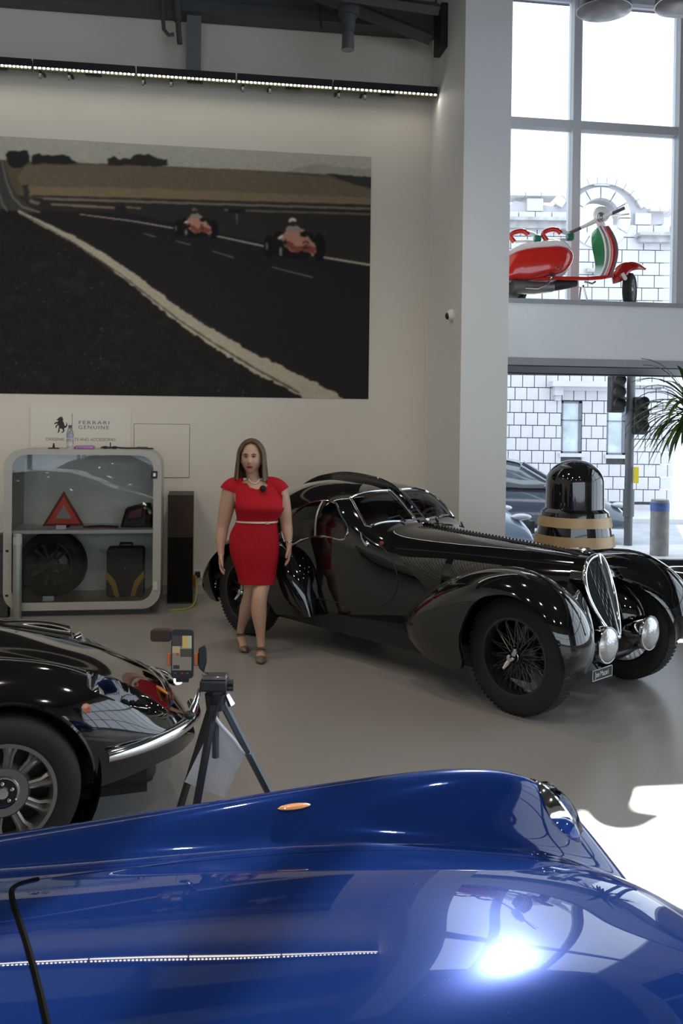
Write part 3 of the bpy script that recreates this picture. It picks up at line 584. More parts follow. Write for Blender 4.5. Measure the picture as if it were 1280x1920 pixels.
# contents
VI = CV-.3
uq, hq = wpix(119, 983, VI); k = 1/195.
def tri(s_, r_=0.0): return [(uq-s_*.195, sh+.012+.01), (uq+s_*.195, sh+.012+.01), (uq, sh+.012+.01+s_*.335)]
def ringprism(mb, A, B, v0, d):
    mb.prism(A, d, WMAT, v0) if not B else mb.loft([[WP(*p, v0) for p in A], [WP(*p, v0+d) for p in A], [WP(*p, v0+d) for p in B], [WP(*p, v0) for p in B], [WP(*p, v0) for p in A]], cap=False); return mb
def scaled(pl, s_): c = (sum(p[0] for p in pl)/3, sum(p[1] for p in pl)/3); return [(c[0]+(p[0]-c[0])*s_, c[1]+(p[1]-c[1])*s_) for p in pl]
t = thing('warning_triangle', 'red reflective warning triangle standing on the case shelf', 'warning triangle', WP(uq, sh+.012, VI)); A = tri(1.0)
ringprism(MB(), A, scaled(A, .80), VI-.01, .02).build('reflector_rim', mat('dark_red_reflector', (.22,.012,.008), .3), t, True)
ringprism(MB(), scaled(A, .80), scaled(A, .40), VI-.008, .014).build('fluorescent_band', mat('orange_red_band', (.85,.075,.025), .4), t, True)
b = MB(); wbox(b, uq-.06, uq+.06, sh+.012, sh+.03, VI-.05, VI+.05); b.build('foot', M['blackplain'], t, True)
b = MB(); u9, h9 = wpix(114, 983, CV-.1); wbox(b, u9-.045, u9+.045, sh+.012, sh+.05, CV-.12, CV-.115); tag(b.build('price_card', M['white'], sharp=0), 'small white label card below the warning triangle', 'label card')
# tail lamp
u9 = wpix(258, 980, VI)[0]; t = thing('tail_lamp', 'dark red car tail lamp cluster on the right of the case shelf', 'tail lamp', WP(u9, sh+.012, VI))
pl = [(-.16,0),(.15,0),(.155,.12),(.12,.23),(.05,.225),(-.11,.18),(-.135,.10)]
b = MB(); b.loft([[WP(u9+x*s_, sh+.013+h*s2, VI+v) for x, h in pl] for v, s_, s2 in ((-.1,.85,.85),(-.05,1,1),(.06,1,1),(.09,.9,.92))]); b.build('housing', M['blackplain'], t, True, bevel=.01)
b = MB(); b.loft([[WP(u9+x, sh+.013+h, VI+v) for x, h in ((-.10,.07),(.05,.09),(.06,.2),(-.08,.165))] for v in (.05,.10)]); b.build('red_lens', M['darkred'], t, True, bevel=.012)
b = MB(); b.loft([[WP(u9+x, sh+.013+h, VI+v) for x, h in ((.075,.02),(.135,.03),(.13,.11),(.1,.2),(.075,.18))] for v in (.05,.10)]); b.build('corner_lens', mat('lens_smoked', (.05,.006,.008), .15, coat=1), t, True, bevel=.01)
u9, h9 = wpix(190, 985, VI+.1); b = MB(); b.tube([WP(u9-.17, sh+.02, VI+.1), WP(u9, sh+.028, VI+.1), WP(u9+.16, sh+.022, VI+.12)], .012, 6); tag(b.build('reflector_strip', M['darkred']), 'slim dark red strip lying on the case shelf', 'strip')
# alloy wheel with tyre
def road_wheel(name, label, loc, rz, Rt, Rr, wd, spokes, mt_r, group=None, parent=None, style='split'):
    Mx = Matrix.Rotation(R(90), 4, 'X')     # axis along y: outer face (local +z) looks to -y
    h = wd/2; prof = [(Rr,-h*.92),(Rr+.012,-h*.98),(Rt-.05,-h),(Rt-.02,-h*.93),(Rt-.004,-h*.75),(Rt,-h*.4),(Rt,h*.4),(Rt-.004,h*.75),(Rt-.02,h*.93),(Rt-.05,h),(Rr+.012,h*.98),(Rr,h*.92)]
    tm = MB().lathe(prof, 64, Mx, cap=False)
    if parent is None:
        t = thing(name, label, 'wheel', loc, rz, group); tm.build('tyre', M['rubber'], t)
    else:
        t = tm.build(name, M['rubber'], parent); t.location = loc; t.rotation_euler = (0,0,rz); WM[t.name] = WM[parent.name] @ Matrix.Translation(Vector(loc)) @ Matrix.Rotation(rz, 4, 'Z')
    return t, Mx, h
RW = .315
u9, h9 = wpix(100, 1060, VI); zc_ = cb+.075+RW
t, Mx, h = road_wheel('spare_wheel', 'dark alloy wheel with tyre standing on the case floor', WP(u9, zc_, VI-.02), WA+R(-16), RW, .225, .2, 10, M['grey'])
mw = mat('anthracite_alloy', (.10,.10,.10), .4, metal=.6)
b = MB(); b.lathe([(.228,.095),(.222,.1),(.21,.085),(.205,.0),(.2,-.09),(.1,-.09)], 48, Mx, cap=False); b.build('rim', mw, t)
b = MB(); b.lathe([(.001,.075),(.03,.078),(.045,.06),(.06,.05),(.06,.0)], 24, Mx, cap=False); b.build('hub', mw, t)
for i in range(10):
    a = 2*math.pi*i/10+(.09 if i % 2 else -.09); b = MB(); b.loft([[Mx @ Vector((r_*math.cos(a)-w_*math.sin(a)*s1, r_*math.sin(a)+w_*math.cos(a)*s1, z)) for s1, z in ((-1,z0),(1,z0),(1,z0-.02),(-1,z0-.02))] for r_, w_, z0 in ((.045,.016,.06),(.13,.012,.065),(.212,.016,.085))]); b.build('spoke', mw, t, sharp=30)
b = MB(); u9, h9 = wpix(90, 1127, CV-.06); wbox(b, u9-.05, u9+.05, cb+.076, cb+.12, CV-.08, CV-.075); tag(b.build('price_card', M['white'], sharp=0), 'small white label card below the tyre', 'label card')
# suitcase
u9 = wpix(236, 1075, VI)[0]; z0 = cb+.077; t = thing('suitcase', 'black upright suitcase with two yellow flashes in the case', 'suitcase', WP(u9, z0, VI)); sw, shh = .175, .47
b = MB(); b.prism(rrect(u9-sw, u9+sw, z0, z0+shh, .03, 4), .2, WMAT, VI-.1); b.build('shell', mat('case_fabric', (.02,.02,.022), .6, bump=.3, bscale=200), t, True, bevel=.012)
b = MB(); b.tube([WP(u9-.06, z0+shh-.01, VI), WP(u9-.055, z0+shh+.035, VI), WP(u9+.055, z0+shh+.035, VI), WP(u9+.06, z0+shh-.01, VI)], .012, 8); b.build('carry_handle', M['blackplain'], t, True)
ym = mat('yellow_trim', (.46,.25,.03), .5)
for sg in (-1, 1):
    pl = [(sg*.177,.255),(sg*.09,.155),(sg*.05,0.005),(sg*.095,.005),(sg*.125,.11),(sg*.177,.185)]; b = MB(); b.prism([(u9+x, z0+h) for x, h in (pl if sg < 0 else pl[::-1])], .012, WMAT, VI+.1); b.build('yellow_flash', ym, t, True, sharp=0)
b = MB(); b.prism(rrect(u9-.10, u9+.10, z0+.30, z0+.44, .02, 4), .012, WMAT, VI+.1); b.build('front_pocket', M['blackplain'], t, True); b = MB(); b.ell(WP(u9, z0+.28, VI+.115), .01, 8, 6); b.build('badge', M['chrome'], t, True)
# things on top of the case
ztop = ct
def top(px): return wpix(px, 843, CV-.15)[0]
u9 = top(131); t = thing('water_bottle', 'clear plastic water bottle with blue cap on the case', 'bottle', WP(u9, ztop, CV-.15)); pb = mat('bottle_plastic', (.75,.78,.82), .08, trans=.8, coat=.5)
MB().lathe([(.03,0),(.033,.02),(.033,.09),(.03,.10),(.033,.11),(.033,.15),(.02,.19),(.014,.2)], 20).build('body', pb, t); MB().lathe([(.016,.2),(.016,.225),(.0,.227)], 14).build('cap', mat('blue_cap', (.06,.06,.25), .4), t); MB().lathe([(.034,.112),(.034,.145)], 20, cap=False).build('label_band', mat('bottle_label', (.35,.36,.55), .5), t)
u9 = top(158); b = MB(); b.loft([[WP(u9+x*s_, ztop+.002+h*s_, CV-.2+v) for x, h in ((-.09,0),(.09,0),(.095,.02),(.07,.033),(-.07,.03),(-.095,.02))] for v, s_ in ((-.03,.8),(0,1),(.05,1),(.07,.85))]); tag(b.build('tissue_packet', mat('purple_pack', (.38,.16,.42), .4, var=.3, scale=40), bevel=.004), 'small purple tissue packet lying on the case', 'packet')
u9 = top(99); t = thing('pen_stand', 'small dark pen stand at the left of the case top', 'pen stand', WP(u9, ztop, CV-.2)); MB().lathe([(.055,0),(.05,.008),(.012,.012),(.006,.05),(0,.055)], 16).build('base_and_stem', M['blackplain'], t)
u9 = top(205); t = thing('sunglasses', 'folded dark sunglasses lying on the case top', 'glasses', WP(u9, ztop, CV-.2))
for sg in (-1, 1): MB().ell((sg*.045,0,.015), (.035,.012,.014), 12, 6).build('lens', M['blackplain'], t)
MB().tube([(-.1,.05,.006),(-.08,0,.018),(.08,0,.018),(.1,.05,.006)], .005, 6).build('frame', M['blackplain'], t)
u9 = top(203); t = thing('pen_stand', 'thin dark pin standing behind the sunglasses', 'pen stand', WP(u9, ztop, CV-.35)); MB().lathe([(.03,0),(.03,.006),(.005,.008),(.005,.06)], 10).build('base_and_stem', M['blackplain'], t)
u9 = top(255); t = thing('leather_strap', 'flat dark leather strap at the right of the case top', 'strap', WP(u9, ztop, CV-.2)); MB().tube([(-.17,.02,.012),(-.08,-.01,.01),(.02,.02,.011),(.16,-.01,.008)], .022, 8, flat=.35).build('strap', mat('dark_leather', (.05,.045,.035), .5), t); MB().tube([(.0,.03,.02),(.05,.05,.02),(.1,.03,.02),(.05,0,.02),(.0,.03,.02)], .004, 6).build('buckle', M['grey'], t)
# grey barrier post in front of the case and the dark column behind it
q = G(32, 1160); t = thing('barrier_post', 'brushed grey barrier post in front of the display case', 'post', (q.x, q.y, 0)); hp_ = P(33, 1000, q.y).z
MB().lathe([(.04,0),(.04,hp_-.01),(.034,hp_),(0,hp_)], 20).build('tube', mat('brushed_grey', (.30,.30,.29), .4, metal=.5), t); MB().lathe([(.041,hp_-.1),(.041,hp_-.03)], 20, cap=False).build('cap_band', mat('pale_band', (.45,.45,.44), .5), t)
q = G(14, 1158); t = thing('folding_stand', 'dark grey folded stand beside the barrier post', 'stand', (q.x-.045, q.y+.03, 0)); hq = P(14, 1000, q.y).z
MB().box((-.05,-.04,0), (.05,.04,hq)).build('post', mat('dark_grey_metal', (.06,.06,.065), .4, metal=.3), t, bevel=.01)
for z in (.25*hq, .78*hq): MB().box((-.055,-.045,z), (.055,.045,z+.02)).build('joint_collar', M['blackplain'], t)
# tall dark box by the case
a = wpix(314, 1000, .55)[0]; c, hb = wpix(363, 928, .55)
t = thing('speaker_cabinet', 'tall dark brown loudspeaker cabinet between the case and wall socket', 'cabinet', WP((a+c)/2, 0, .3)); b = MB(); wbox(b, a, c, 0, hb, .06, .55); b.build('carcass', mat('black_wood', (.018,.017,.016), .5), t, True, sharp=0)
b = MB(); wbox(b, a+.005, c-.005, hb*.62, hb-.01, .55, .56); b.build('upper_panel', mat('brown_veneer', (.050,.032,.022), .6, var=.25, scale=3, spec=.2), t, True, sharp=0)
b = MB(); wbox(b, a+.005, c-.005, .02, hb*.61, .55, .56); b.build('lower_panel', mat('speaker_cloth', (.012,.011,.011), .9, spec=.1), t, True, sharp=0)
# socket and cable
u9, h9 = wpix(371, 1076); t = thing('wall_socket', 'white wall socket with a black plug beside the dark cabinet', 'socket', WP(u9, h9-.06)); b = MB(); wbox(b, u9-.045, u9+.045, h9-.045, h9+.045, 0, .012); b.build('plate', M['white'], t, True); b = MB(); wbox(b, u9-.03, u9+.025, h9-.03, h9+.03, .012, .06); b.build('plug', M['blackplain'], t, True, bevel=.008)
u8, h8 = wpix(365, 1090, .1); t = thing('power_cable', 'orange plug and yellow green cable trailing to the floor', 'cable', WP(u8, 0, .1)); b = MB(); b.tube([WP(u8, h8+.06, .1), WP(u8, h8-.06, .1)], .022, 10); b.build('plug', mat('orange_plug', (.65,.16,.05), .4), t, True)
e9 = G(318, 1142, .006); cp = curve([tuple(WP(u8, h8-.05, .1)), tuple(WP(u8+.01, .22, .3)), tuple(WP(u8+.0, .03, .66)), (e9.x+.12, e9.y-.02, .008), (e9.x, e9.y-.03, .006)], 24); b = MB(); b.tube([tuple(p) for p in cp], .007, 6); b.build('cable', mat('yellow_green_cable', (.42,.46,.05), .4), t, True)
# cctv dome and grey box on the pillar
q = PL(848, 591, WB+wdir*UC, wdir); t = thing('cctv_dome', 'small white security camera dome on the pillar side', 'camera', tuple(q)); o = MB().ell((-.01,0,0), (.05,.06,.06), 14, 10).build('housing', M['white'], t); MB().ell((-.05,-.01,-.01), (.025,.035,.035), 12, 8).build('lens', M['blackplain'], t)
b = MB(); h_a = wpix(950, 652, .6)[1]; h_b = wpix(950, 588, .6)[1]; wbox(b, UCF, UCF+.05, h_a, h_b, .5, .8); tag(b.build('control_box', M['grey'], bevel=.006), 'slim grey box mounted on the pillar below the scooter', 'box')
# ================================================================== BLACK COUPE
Ob = Vector((1.6386, 6.3028, 0)); hb_ = Vector((.67855691, -.73454784, 0))
bc = thing('vintage_coupe', 'black teardrop vintage coupe with riveted roof fin behind the woman', 'car', tuple(Ob), math.atan2(hb_.y, hb_.x))
bxs = [.10,-.2,-.6,-1.0,-1.30,-1.40,-1.50,-1.64,-1.78,-2.0,-2.3,-2.7,-3.1,-3.5,-3.8,-3.92]
bw_ = [.165,.25,.345,.44,.52,.55,.58,.62,.645,.665,.67,.63,.53,.36,.17,.04]
bT = [.960,.983,1.0,1.015,1.032,1.045,1.10,1.215,1.300,1.345,1.36,1.305,1.13,.86,.58,.45]
bz_ = [.62,.62,.64,.68,.74,.77,.80,.83,.86,.88,.88,.84,.76,.62,.48,.43]
bn_ = [2.2,2.3,2.4,2.6,2.9,3.1,3.2,3.2,3.1,2.9,2.6,2.4,2.2,2.1,2,2]
ev = pchip([-x for x in bxs], np.stack([bw_, bT, bz_, bn_], 1))
den = np.linspace(-.10, 3.92, 805); tab = ev(den); ker = np.exp(-.5*(np.arange(-12, 13)/5.)**2); ker /= ker.sum()
tab2 = np.stack([np.convolve(np.pad(tab[:,i], 12, mode='edge'), ker, 'valid') for i in range(4)], 1)
def par(x): return [np.interp(-x, den, tab2[:,i]) for i in range(4)]
BB = .27
def side_y(x, z):                                     # half width of the coupe body at x, z
    w, T, zc, n = par(x)
    if z >= zc: q = min(max((z-zc)/(T-zc), 0), .999); return w*(1-q**n)**(1/n)
    q = (zc-z)/max(zc-BB, .05); return w*(1-.10*q*q)
def top_z(x, y):
    w, T, zc, n = par(x); q = min(abs(y)/w, .995); return zc+(T-zc)*(1-q**n)**(1/n)
NX, NT = 340, 72; rows = []
for i in range(NX+1):
    x = .10-(4.02)*i/NX; w, T, zc, n = par(x); bot = min(BB, zc-.04); r_ = []
    for q in np.linspace(1, 0, 14)[:-1]: r_.append((x, -w*(1-.10*q*q), zc-q*(zc-bot)))
    for k in range(NT+1):
        a = math.pi*k/NT; c, s_ = math.cos(a), math.sin(a); r_.append((x, -w*math.copysign(abs(c)**(2/n), c), zc+(T-zc)*abs(s_)**(2/n)))
    for q in np.linspace(0, 1, 14)[1:]: r_.append((x, w*(1-.10*q*q), zc-q*(zc-bot)))
    rows.append(r_)
vs = np.array(rows); nC = vs.shape[1]
swin = curve([(-2.36,.86),(-2.40,.95),(-2.33,1.06),(-2.18,1.17),(-2.0,1.215),(-1.86,1.20),(-1.75,1.11),(-1.665,1.0),(-1.68,.955),(-1.80,.945),(-1.95,.94),(-2.10,.91),(-2.22,.86),(-2.30,.835)], 90, True)
wsc = [(-1.455,.05),(-1.475,.25),(-1.53,.50),(-1.56,.525),(-1.70,.50),(-1.80,.465),(-1.80,.42),(-1.775,.2),(-1.765,.05)]
wsc = np.array([p for p in wsc])
wcur = []
for i in range(len(wsc)):
    a, c = wsc[i], wsc[(i+1) % len(wsc)]
    for k in range(8): wcur.append(tuple(a+(c-a)*k/8))
rwin = curve([(-2.62,.10),(-2.62,.26),(-2.78,.33),(-2.98,.30),(-3.05,.2),(-3.0,.10)], 40, True)
fc = []; gl = {'s-': [], 's+': [], 'w-': [], 'w+': [], 'r-': [], 'r+': []}
cen = (vs[:-1,:-1]+vs[1:,:-1]+vs[:-1,1:]+vs[1:,1:])/4
zc_a = np.array([par(x)[2] for x in vs[:,0,0]])[:-1,None]
insid = inpoly(cen[...,0], cen[...,2], [tuple(p) for p in swin]) & (cen[...,2] > .8)
inw = inpoly(cen[...,0], abs(cen[...,1]), wcur) & (cen[...,2] > zc_a)
inr = inpoly(cen[...,0], abs(cen[...,1]), [tuple(p) for p in rwin]) & (cen[...,2] > zc_a)
for i in range(NX):
    for j in range(nC-1):
        f = (i*nC+j, i*nC+j+1, (i+1)*nC+j+1, (i+1)*nC+j); sg = '-' if cen[i,j,1] < 0 else '+'
        if insid[i,j]: gl['s'+sg].append(f)
        elif inw[i,j]: gl['w'+sg].append(f)
        elif inr[i,j]: gl['r'+sg].append(f)
        else: fc.append(f)
fv = [tuple(p) for p in vs.reshape(-1, 3)]
fc.append(tuple(range(nC))); fc += [(i*nC, (i+1)*nC, (i+1)*nC+nC-1, i*nC+nC-1) for i in range(NX)]
b = MB(); b.add(fv, fc); body = b.build('body', M['black'], bc, sharp=30)
b = MB(); b.add([(x, y*.985, z-.006) for x, y, z in fv], [f[::-1] for f in fc[:-NX-1]]); o = b.build('cabin_lining', mat('dark_lining', (.045,.022,.02), .7), body, sharp=30)
def glassobj(nm, key):
    b = MB(); used = sorted({i for f in gl[key] for i in f}); mp = {v: i for i, v in enumerate(used)}; b.add([fv[i] for i in used], [tuple(mp[i] for i in f) for f in gl[key]]); return b.build(nm, M['carglass'], bc, sharp=60)
for k_, nm in (('s-','side_window'),('s+','side_window'),('w-','windscreen'),('w+','windscreen'),('r-','rear_window'),('r+','rear_window')): glassobj(nm, k_)
for sg in (-1, 1):
    pt = [(x, sg*(side_y(x, z)+.003), z) for x, z in swin]; MB().tube(pt, .0085, 8, True).build('window_trim', M['chrome'], bc)
    pt = [(x, sg*y, top_z(x, y)+.004) for x, y in wcur]; MB().tube(pt, .010, 8, True).build('windscreen_trim', M['chrome'], bc)
    x0 = -1.985; pt = [(x0-.005+(z-.94)*-.09, sg*(side_y(x0, z)-.002), z) for z in np.linspace(.94, 1.212, 8)]; MB().tube(pt, .012, 6).build('window_divider', M['alu'], bc)
    door = [(-2.30,.80),(-2.31,.62),(-2.26,.49),(-2.1,.44),(-1.6,.44),(-1.38,.46),(-1.26,.56),(-1.235,.70),(-1.30,.84),(-1.42,.93)]
    dc = curve(door, 60); MB().tube([(x, sg*(side_y(x, z)+.0005), z) for x, z in dc], .0045, 6).build('door_seam', M['blackplain'], bc)
    hx, hz = -1.49, .925; y0 = side_y(hx, hz); h_ = MB().ell((hx, sg*(y0+.015), hz), (.022,.02,.022), 12, 8).build('door_handle', M['chrome'], bc); MB().tube([(hx, sg*(y0+.03), hz), (hx-.03, sg*(y0+.035), hz+.04), (hx-.05, sg*(y0+.03), hz+.085)], [.009,.011,.006], 8).build('lever', M['chrome'], h_)
    for pl in ([(-1.235,.85),(-.87,.865),(-.875,.70),(-.93,.63),(-1.0,.64)], [(-.815,.865),(-.44,.86),(-.52,.80),(-.72,.74),(-.815,.715)]):
        N = 12; xs_ = [p[0] for p in pl]; g_ = []
        for i in range(41):
            x = min(xs_)+(max(xs_)-min(xs_))*i/40; zs = []
            for k in range(len(pl)):
                (xa, za), (xb_, zb) = pl[k], pl[(k+1) % len(pl)]
                if xa != xb_ and min(xa, xb_)-1e-9 <= x <= max(xa, xb_)+1e-9: zs.append(za+(zb-za)*(x-xa)/(xb_-xa))
            z0, z1 = min(zs), max(zs); g_.append([(x, sg*(side_y(x, z)+.004), z) for z in np.linspace(z0, z1, N)])
        if 'vent' not in M:
            vm = mat('vent_mesh', (.035,.033,.032), .5, metal=.6); M['vent'] = vm; n = vm.node_tree; tc = n.nodes.new('ShaderNodeTexCoord'); ck = n.nodes.new('ShaderNodeTexChecker'); ck.inputs['Scale'].default_value = 110; ck.inputs[1].default_value = (.10,.098,.095,1); ck.inputs[2].default_value = (.012,.012,.012,1); n.links.new(tc.outputs['Object'], ck.inputs['Vector']); n.links.new(ck.outputs[0], n.nodes['Principled BSDF'].inputs['Base Color'])
        b = MB(); b.grid(g_); b.build('bonnet_vent', M['vent'], bc, sharp=0)
    MB().tube([(x, sg*(side_y(x, .905)+.001), .905) for x in np.linspace(.02, -1.28, 40)], .004, 6).build('bonnet_seam', M['blackplain'], bc)
    # wipers
    MB().tube([(-1.44, sg*.2, top_z(-1.44, .2)+.015), (-1.49, sg*.22, top_z(-1.49, .22)+.03), (-1.50, sg*.34, top_z(-1.5, .34)+.02)], .006, 6).build('wiper', M['blackplain'], bc)
# dorsal fin with rivets
fin = []
for x in np.linspace(-1.56, -3.7, 70):
    t_ = (-1.56-x)/2.14; hgt = .055*math.sin(math.pi*min(1, (t_+.12)/1.12))**.6+.004; z = par(x)[1]; fin.append([(x,-.016,z-.02),(x,-.011,z+hgt-.006),(x,-.004,z+hgt),(x,.004,z+hgt),(x,.011,z+hgt-.006),(x,.016,z-.02)])
fo = MB().loft(fin).build('roof_fin', M['black'], bc)
b = MB()
for i in range(2, 66):
    x, y, z = fin[i][1]
    for sg in (-1, 1): b.ell((x, sg*.014, z-.012), .0055, 6, 4)
tag(b.build('fin_rivets', M['blackplain'], fo), kind='stuff')
fin = [[(x,-.014,par(x)[1]-.01),(x,-.010,par(x)[1]+.014),(x,.010,par(x)[1]+.014),(x,.014,par(x)[1]-.01)] for x in np.linspace(.08, -1.44, 50)]
fo = MB().loft(fin).build('bonnet_fin', M['black'], bc); b = MB()
for x in np.linspace(.04, -1.42, 48): b.ell((x, 0, par(x)[1]+.016), .009, 6, 4)
tag(b.build('fin_rivets', M['blackplain'], fo), kind='stuff')
fin = [[(x,-.045,z-.01),(x,-.04,z+.012),(x,.04,z+.012),(x,.045,z-.01)] for x, z in ((x, par(x)[1]) for x in np.linspace(-1.43, -1.80, 20))]
MB().loft(fin).build('windscreen_pillar', M['black'], bc)
# fenders
def fender(nm, crest, opn, amp, yc, sg, yin, mt):
    yin = ncs(np.arange(len(yin)), np.array(yin))(np.linspace(0, len(yin)-1, 90))[:,0]
    N = 90; c = curve(crest, N); o = curve(opn, N) if False else None
    ts = np.linspace(0, len(crest)-1, N); ce = ncs(np.arange(len(crest)), np.array(crest))(ts); oe = ncs(np.arange(len(opn)), np.array(opn))(ts); am = ncs(np.arange(len(amp)), np.array(amp))(ts)[:,0]
    rows = []
    for i in range(N):
        C, O_ = ce[i], oe[i]; L = np.linalg.norm(O_-C); r_ = []
        def pr(d): q = min(1, d/(am[i]*.95+1e-4)); return am[i]*math.sqrt(max(0, 1-(1-q)**2))
        for k in range(7): q = k/6; r_.append(((C+(O_-C)*(.75))[0], sg*yin[i], (C+(O_-C)*.75)[1]-.02)) if k == 0 else None
        for q in (.75,.5,.35,.24,.16,.10,.06,.03,.012): p = C+(O_-C)*q; r_.append((p[0], sg*(yc-pr(q*L)*1.05), p[1]))
        r_.append((C[0], sg*yc, C[1]))
        for q in (.012,.03,.06,.10,.16,.24,.35,.5,.65,.8,.9,1.0): p = C+(O_-C)*q; r_.append((p[0], sg*(yc+pr(q*L)), p[1]))
        p = O_; r_.append((p[0], sg*(yc+pr(L)-.03), p[1])); p = C+(O_-C)*.9; r_.append((p[0], sg*(yc+pr(L)-.035), p[1]))
        rows.append(r_)
    return MB().grid(rows).build(nm, mt, bc, sharp=50)
fcr = [(.47,.40),(.50,.50),(.475,.63),(.40,.755),(.26,.865),(.08,.925),(-.12,.925),(-.30,.89),(-.48,.825),(-.64,.745),(-.80,.64),(-.92,.53),(-.99,.42)]
fop = [(.41,.33),(.435,.42),(.42,.53),(.36,.645),(.24,.745),(.08,.795),(-.10,.77),(-.22,.69),(-.305,.55),(-.335,.40),(-.35,.245),(-.66,.25),(-.97,.37)]
fam = [.08,.14,.18,.20,.21,.21,.21,.21,.20,.19,.17,.13,.04]
rcr = [(-1.98,.30),(-2.02,.47),(-2.10,.66),(-2.24,.80),(-2.42,.88),(-2.62,.915),(-2.82,.90),(-3.0,.835),(-3.17,.72),(-3.32,.58),(-3.43,.43),(-3.45,.33),(-3.38,.24)]
rop = [(-2.38,.26),(-2.43,.38),(-2.46,.50),(-2.51,.61),(-2.60,.71),(-2.73,.775),(-2.88,.79),(-3.02,.77),(-3.13,.70),(-3.20,.58),(-3.235,.45),(-3.245,.33),(-3.24,.23)]
ram = [.06,.12,.17,.20,.21,.21,.21,.21,.20,.18,.14,.10,.05]
for sg in (-1, 1):
    fender('front_fender', fcr, fop, fam, .665, sg, [.56,.52,.48,.42,.32,.22,.18,.18,.2,.25,.35,.45,.5], M['black']); fender('rear_fender', rcr, rop, ram, .68, sg, [.55,.5,.45,.4,.35,.3,.3,.3,.3,.3,.35,.4,.45], M['black'])
    rid = curve(fcr, 60); fo = MB().loft([[(x-.0*0, sg*.665-.006, z-.004),(x, sg*.665-.004, z+.010),(x, sg*.665+.004, z+.010),(x, sg*.665+.006, z-.004)] for x, z in rid[6:-3]]).build('fender_ridge', M['black'], bc)
MB().box((-3.3,-.6,.20), (.05,.6,.34)).build('underbody', M['blackplain'], bc)
for sg in (-1, 1): MB().ell((-.06, sg*.38, .47), (.36,.17,.30), 28, 18).build('inner_wing', M['black'], bc)
MB().box((-3.1,-.6,.30), (-2.5,.6,.62)).build('inner_wing', M['blackplain'], bc)
# wire wheels
def wire_wheel(loc, rz):
    t, Mx, h = road_wheel('wheel', '', loc, rz, .372, .245, .155, 0, None, parent=bc)
    MB().lathe([(.247,h*.95),(.252,h*1.0),(.235,h*.98),(.225,h*.6),(.222,-.02),(.235,-h)], 56, Mx, cap=False).build('rim', mat('black_rim', (.012,.012,.012), .25, coat=.6), t)
    MB().lathe([(.0,h*.95),(.028,h*.95),(.03,h*.8),(.05,h*.75),(.055,h*.2),(.075,-h*.3),(.075,-h),(.0,-h)], 24, Mx).build('hub', M['blackspoke'], t)
    b = MB()
    for i in range(32):
        a = 2*math.pi*i/32; a2 = a+(.28 if i % 2 else -.28)
        b.tube([Mx @ Vector((.052*math.cos(a), .052*math.sin(a), h*.55)), Mx @ Vector((.225*math.cos(a2), .225*math.sin(a2), h*.25))], .0024, 5)
        b.tube([Mx @ Vector((.07*math.cos(a), .07*math.sin(a), -h*.4)), Mx @ Vector((.225*math.cos(a2+.1), .225*math.sin(a2+.1), -h*.1))], .0024, 5)
    b.build('wire_spokes', mat('steel_spoke', (.16,.16,.165), .3, metal=.9), t)
    b = MB(); b.lathe([(.0,h*1.55),(.022,h*1.5),(.034,h*1.25),(.036,h*.9)], 20, Mx)
    for s2 in (1,-1): b.tube([Mx @ Vector((0,0,h*1.2)), Mx @ Vector((s2*.03,s2*.045,h*1.3)), Mx @ Vector((s2*.045,s2*.075,h*1.55))], [.016,.018,.009], 8)
    b.build('spinner', M['chrome'], t)
    b = MB()
    for i in range(72):
        a = 2*math.pi*i/72; c_, s_ = math.cos(a), math.sin(a); b.cbox((0,0,0), (.006,.016,.13), Mx @ Matrix.Translation((.372*c_, .372*s_, 0)) @ Matrix.Rotation(a, 4, 'Z'))
    b.build('tread', M['rubber'], t, sharp=0)
    return t
for x in (0.0, -2.87):
    wire_wheel((x,-.645,.376), 0); wire_wheel((x,.645,.376), math.pi)
# grille
gx = lambda z: .265+(.445-z)*(.265-.10)/(.975-.445)*1.0
egg = []
for i in range(48):
    a = 2*math.pi*i/48; s_, c = math.sin(a), math.cos(a); egg.append((.155*c*(1+.22*s_)*(1-.10*max(0,-s_)), .715+.262*s_))
def gfront(y, z): return gx(z)+.055*(1-min(1, abs(y)/.17))
rg0 = [(.04, y*1.08, z) for y, z in egg]; rg1 = [(gfront(y, z)-.012, y*1.03, z) for y, z in egg]
MB().loft([rg0, rg1]).build('radiator_shell', M['black'], bc)
MB().tube([(gfront(y, z), y, z) for y, z in egg], .0165, 10, True).build('grille_surround', M['chrome'], bc)
MB().tube([(gfront(0, z)+.006, 0, z) for z in np.linspace(.455, .985, 14)], [.011]*13+[.02], 8).build('grille_bar', M['chrome'], bc)
b = MB()
for sg in (-1, 1):
    for k in range(1, 13):
        y = .011*k
        zs = [z for yy, z in egg if abs(abs(yy)-y) < .012]
        if len(zs) > 1: b.tube([(gfront(y, z)-.004, sg*y, z) for z in np.linspace(min(zs)+.005, max(zs)-.005, 6)], .0032, 5)
b.build('grille_slats', M['blackspoke'], bc)
MB().tube([(gx(.98)+.04,0,.985),(gx(.98)-.02,0,1.0),(gx(.98)-.16,0,.997)], [.006,.022,.006], 8).build('mascot', M['chrome'], bc)
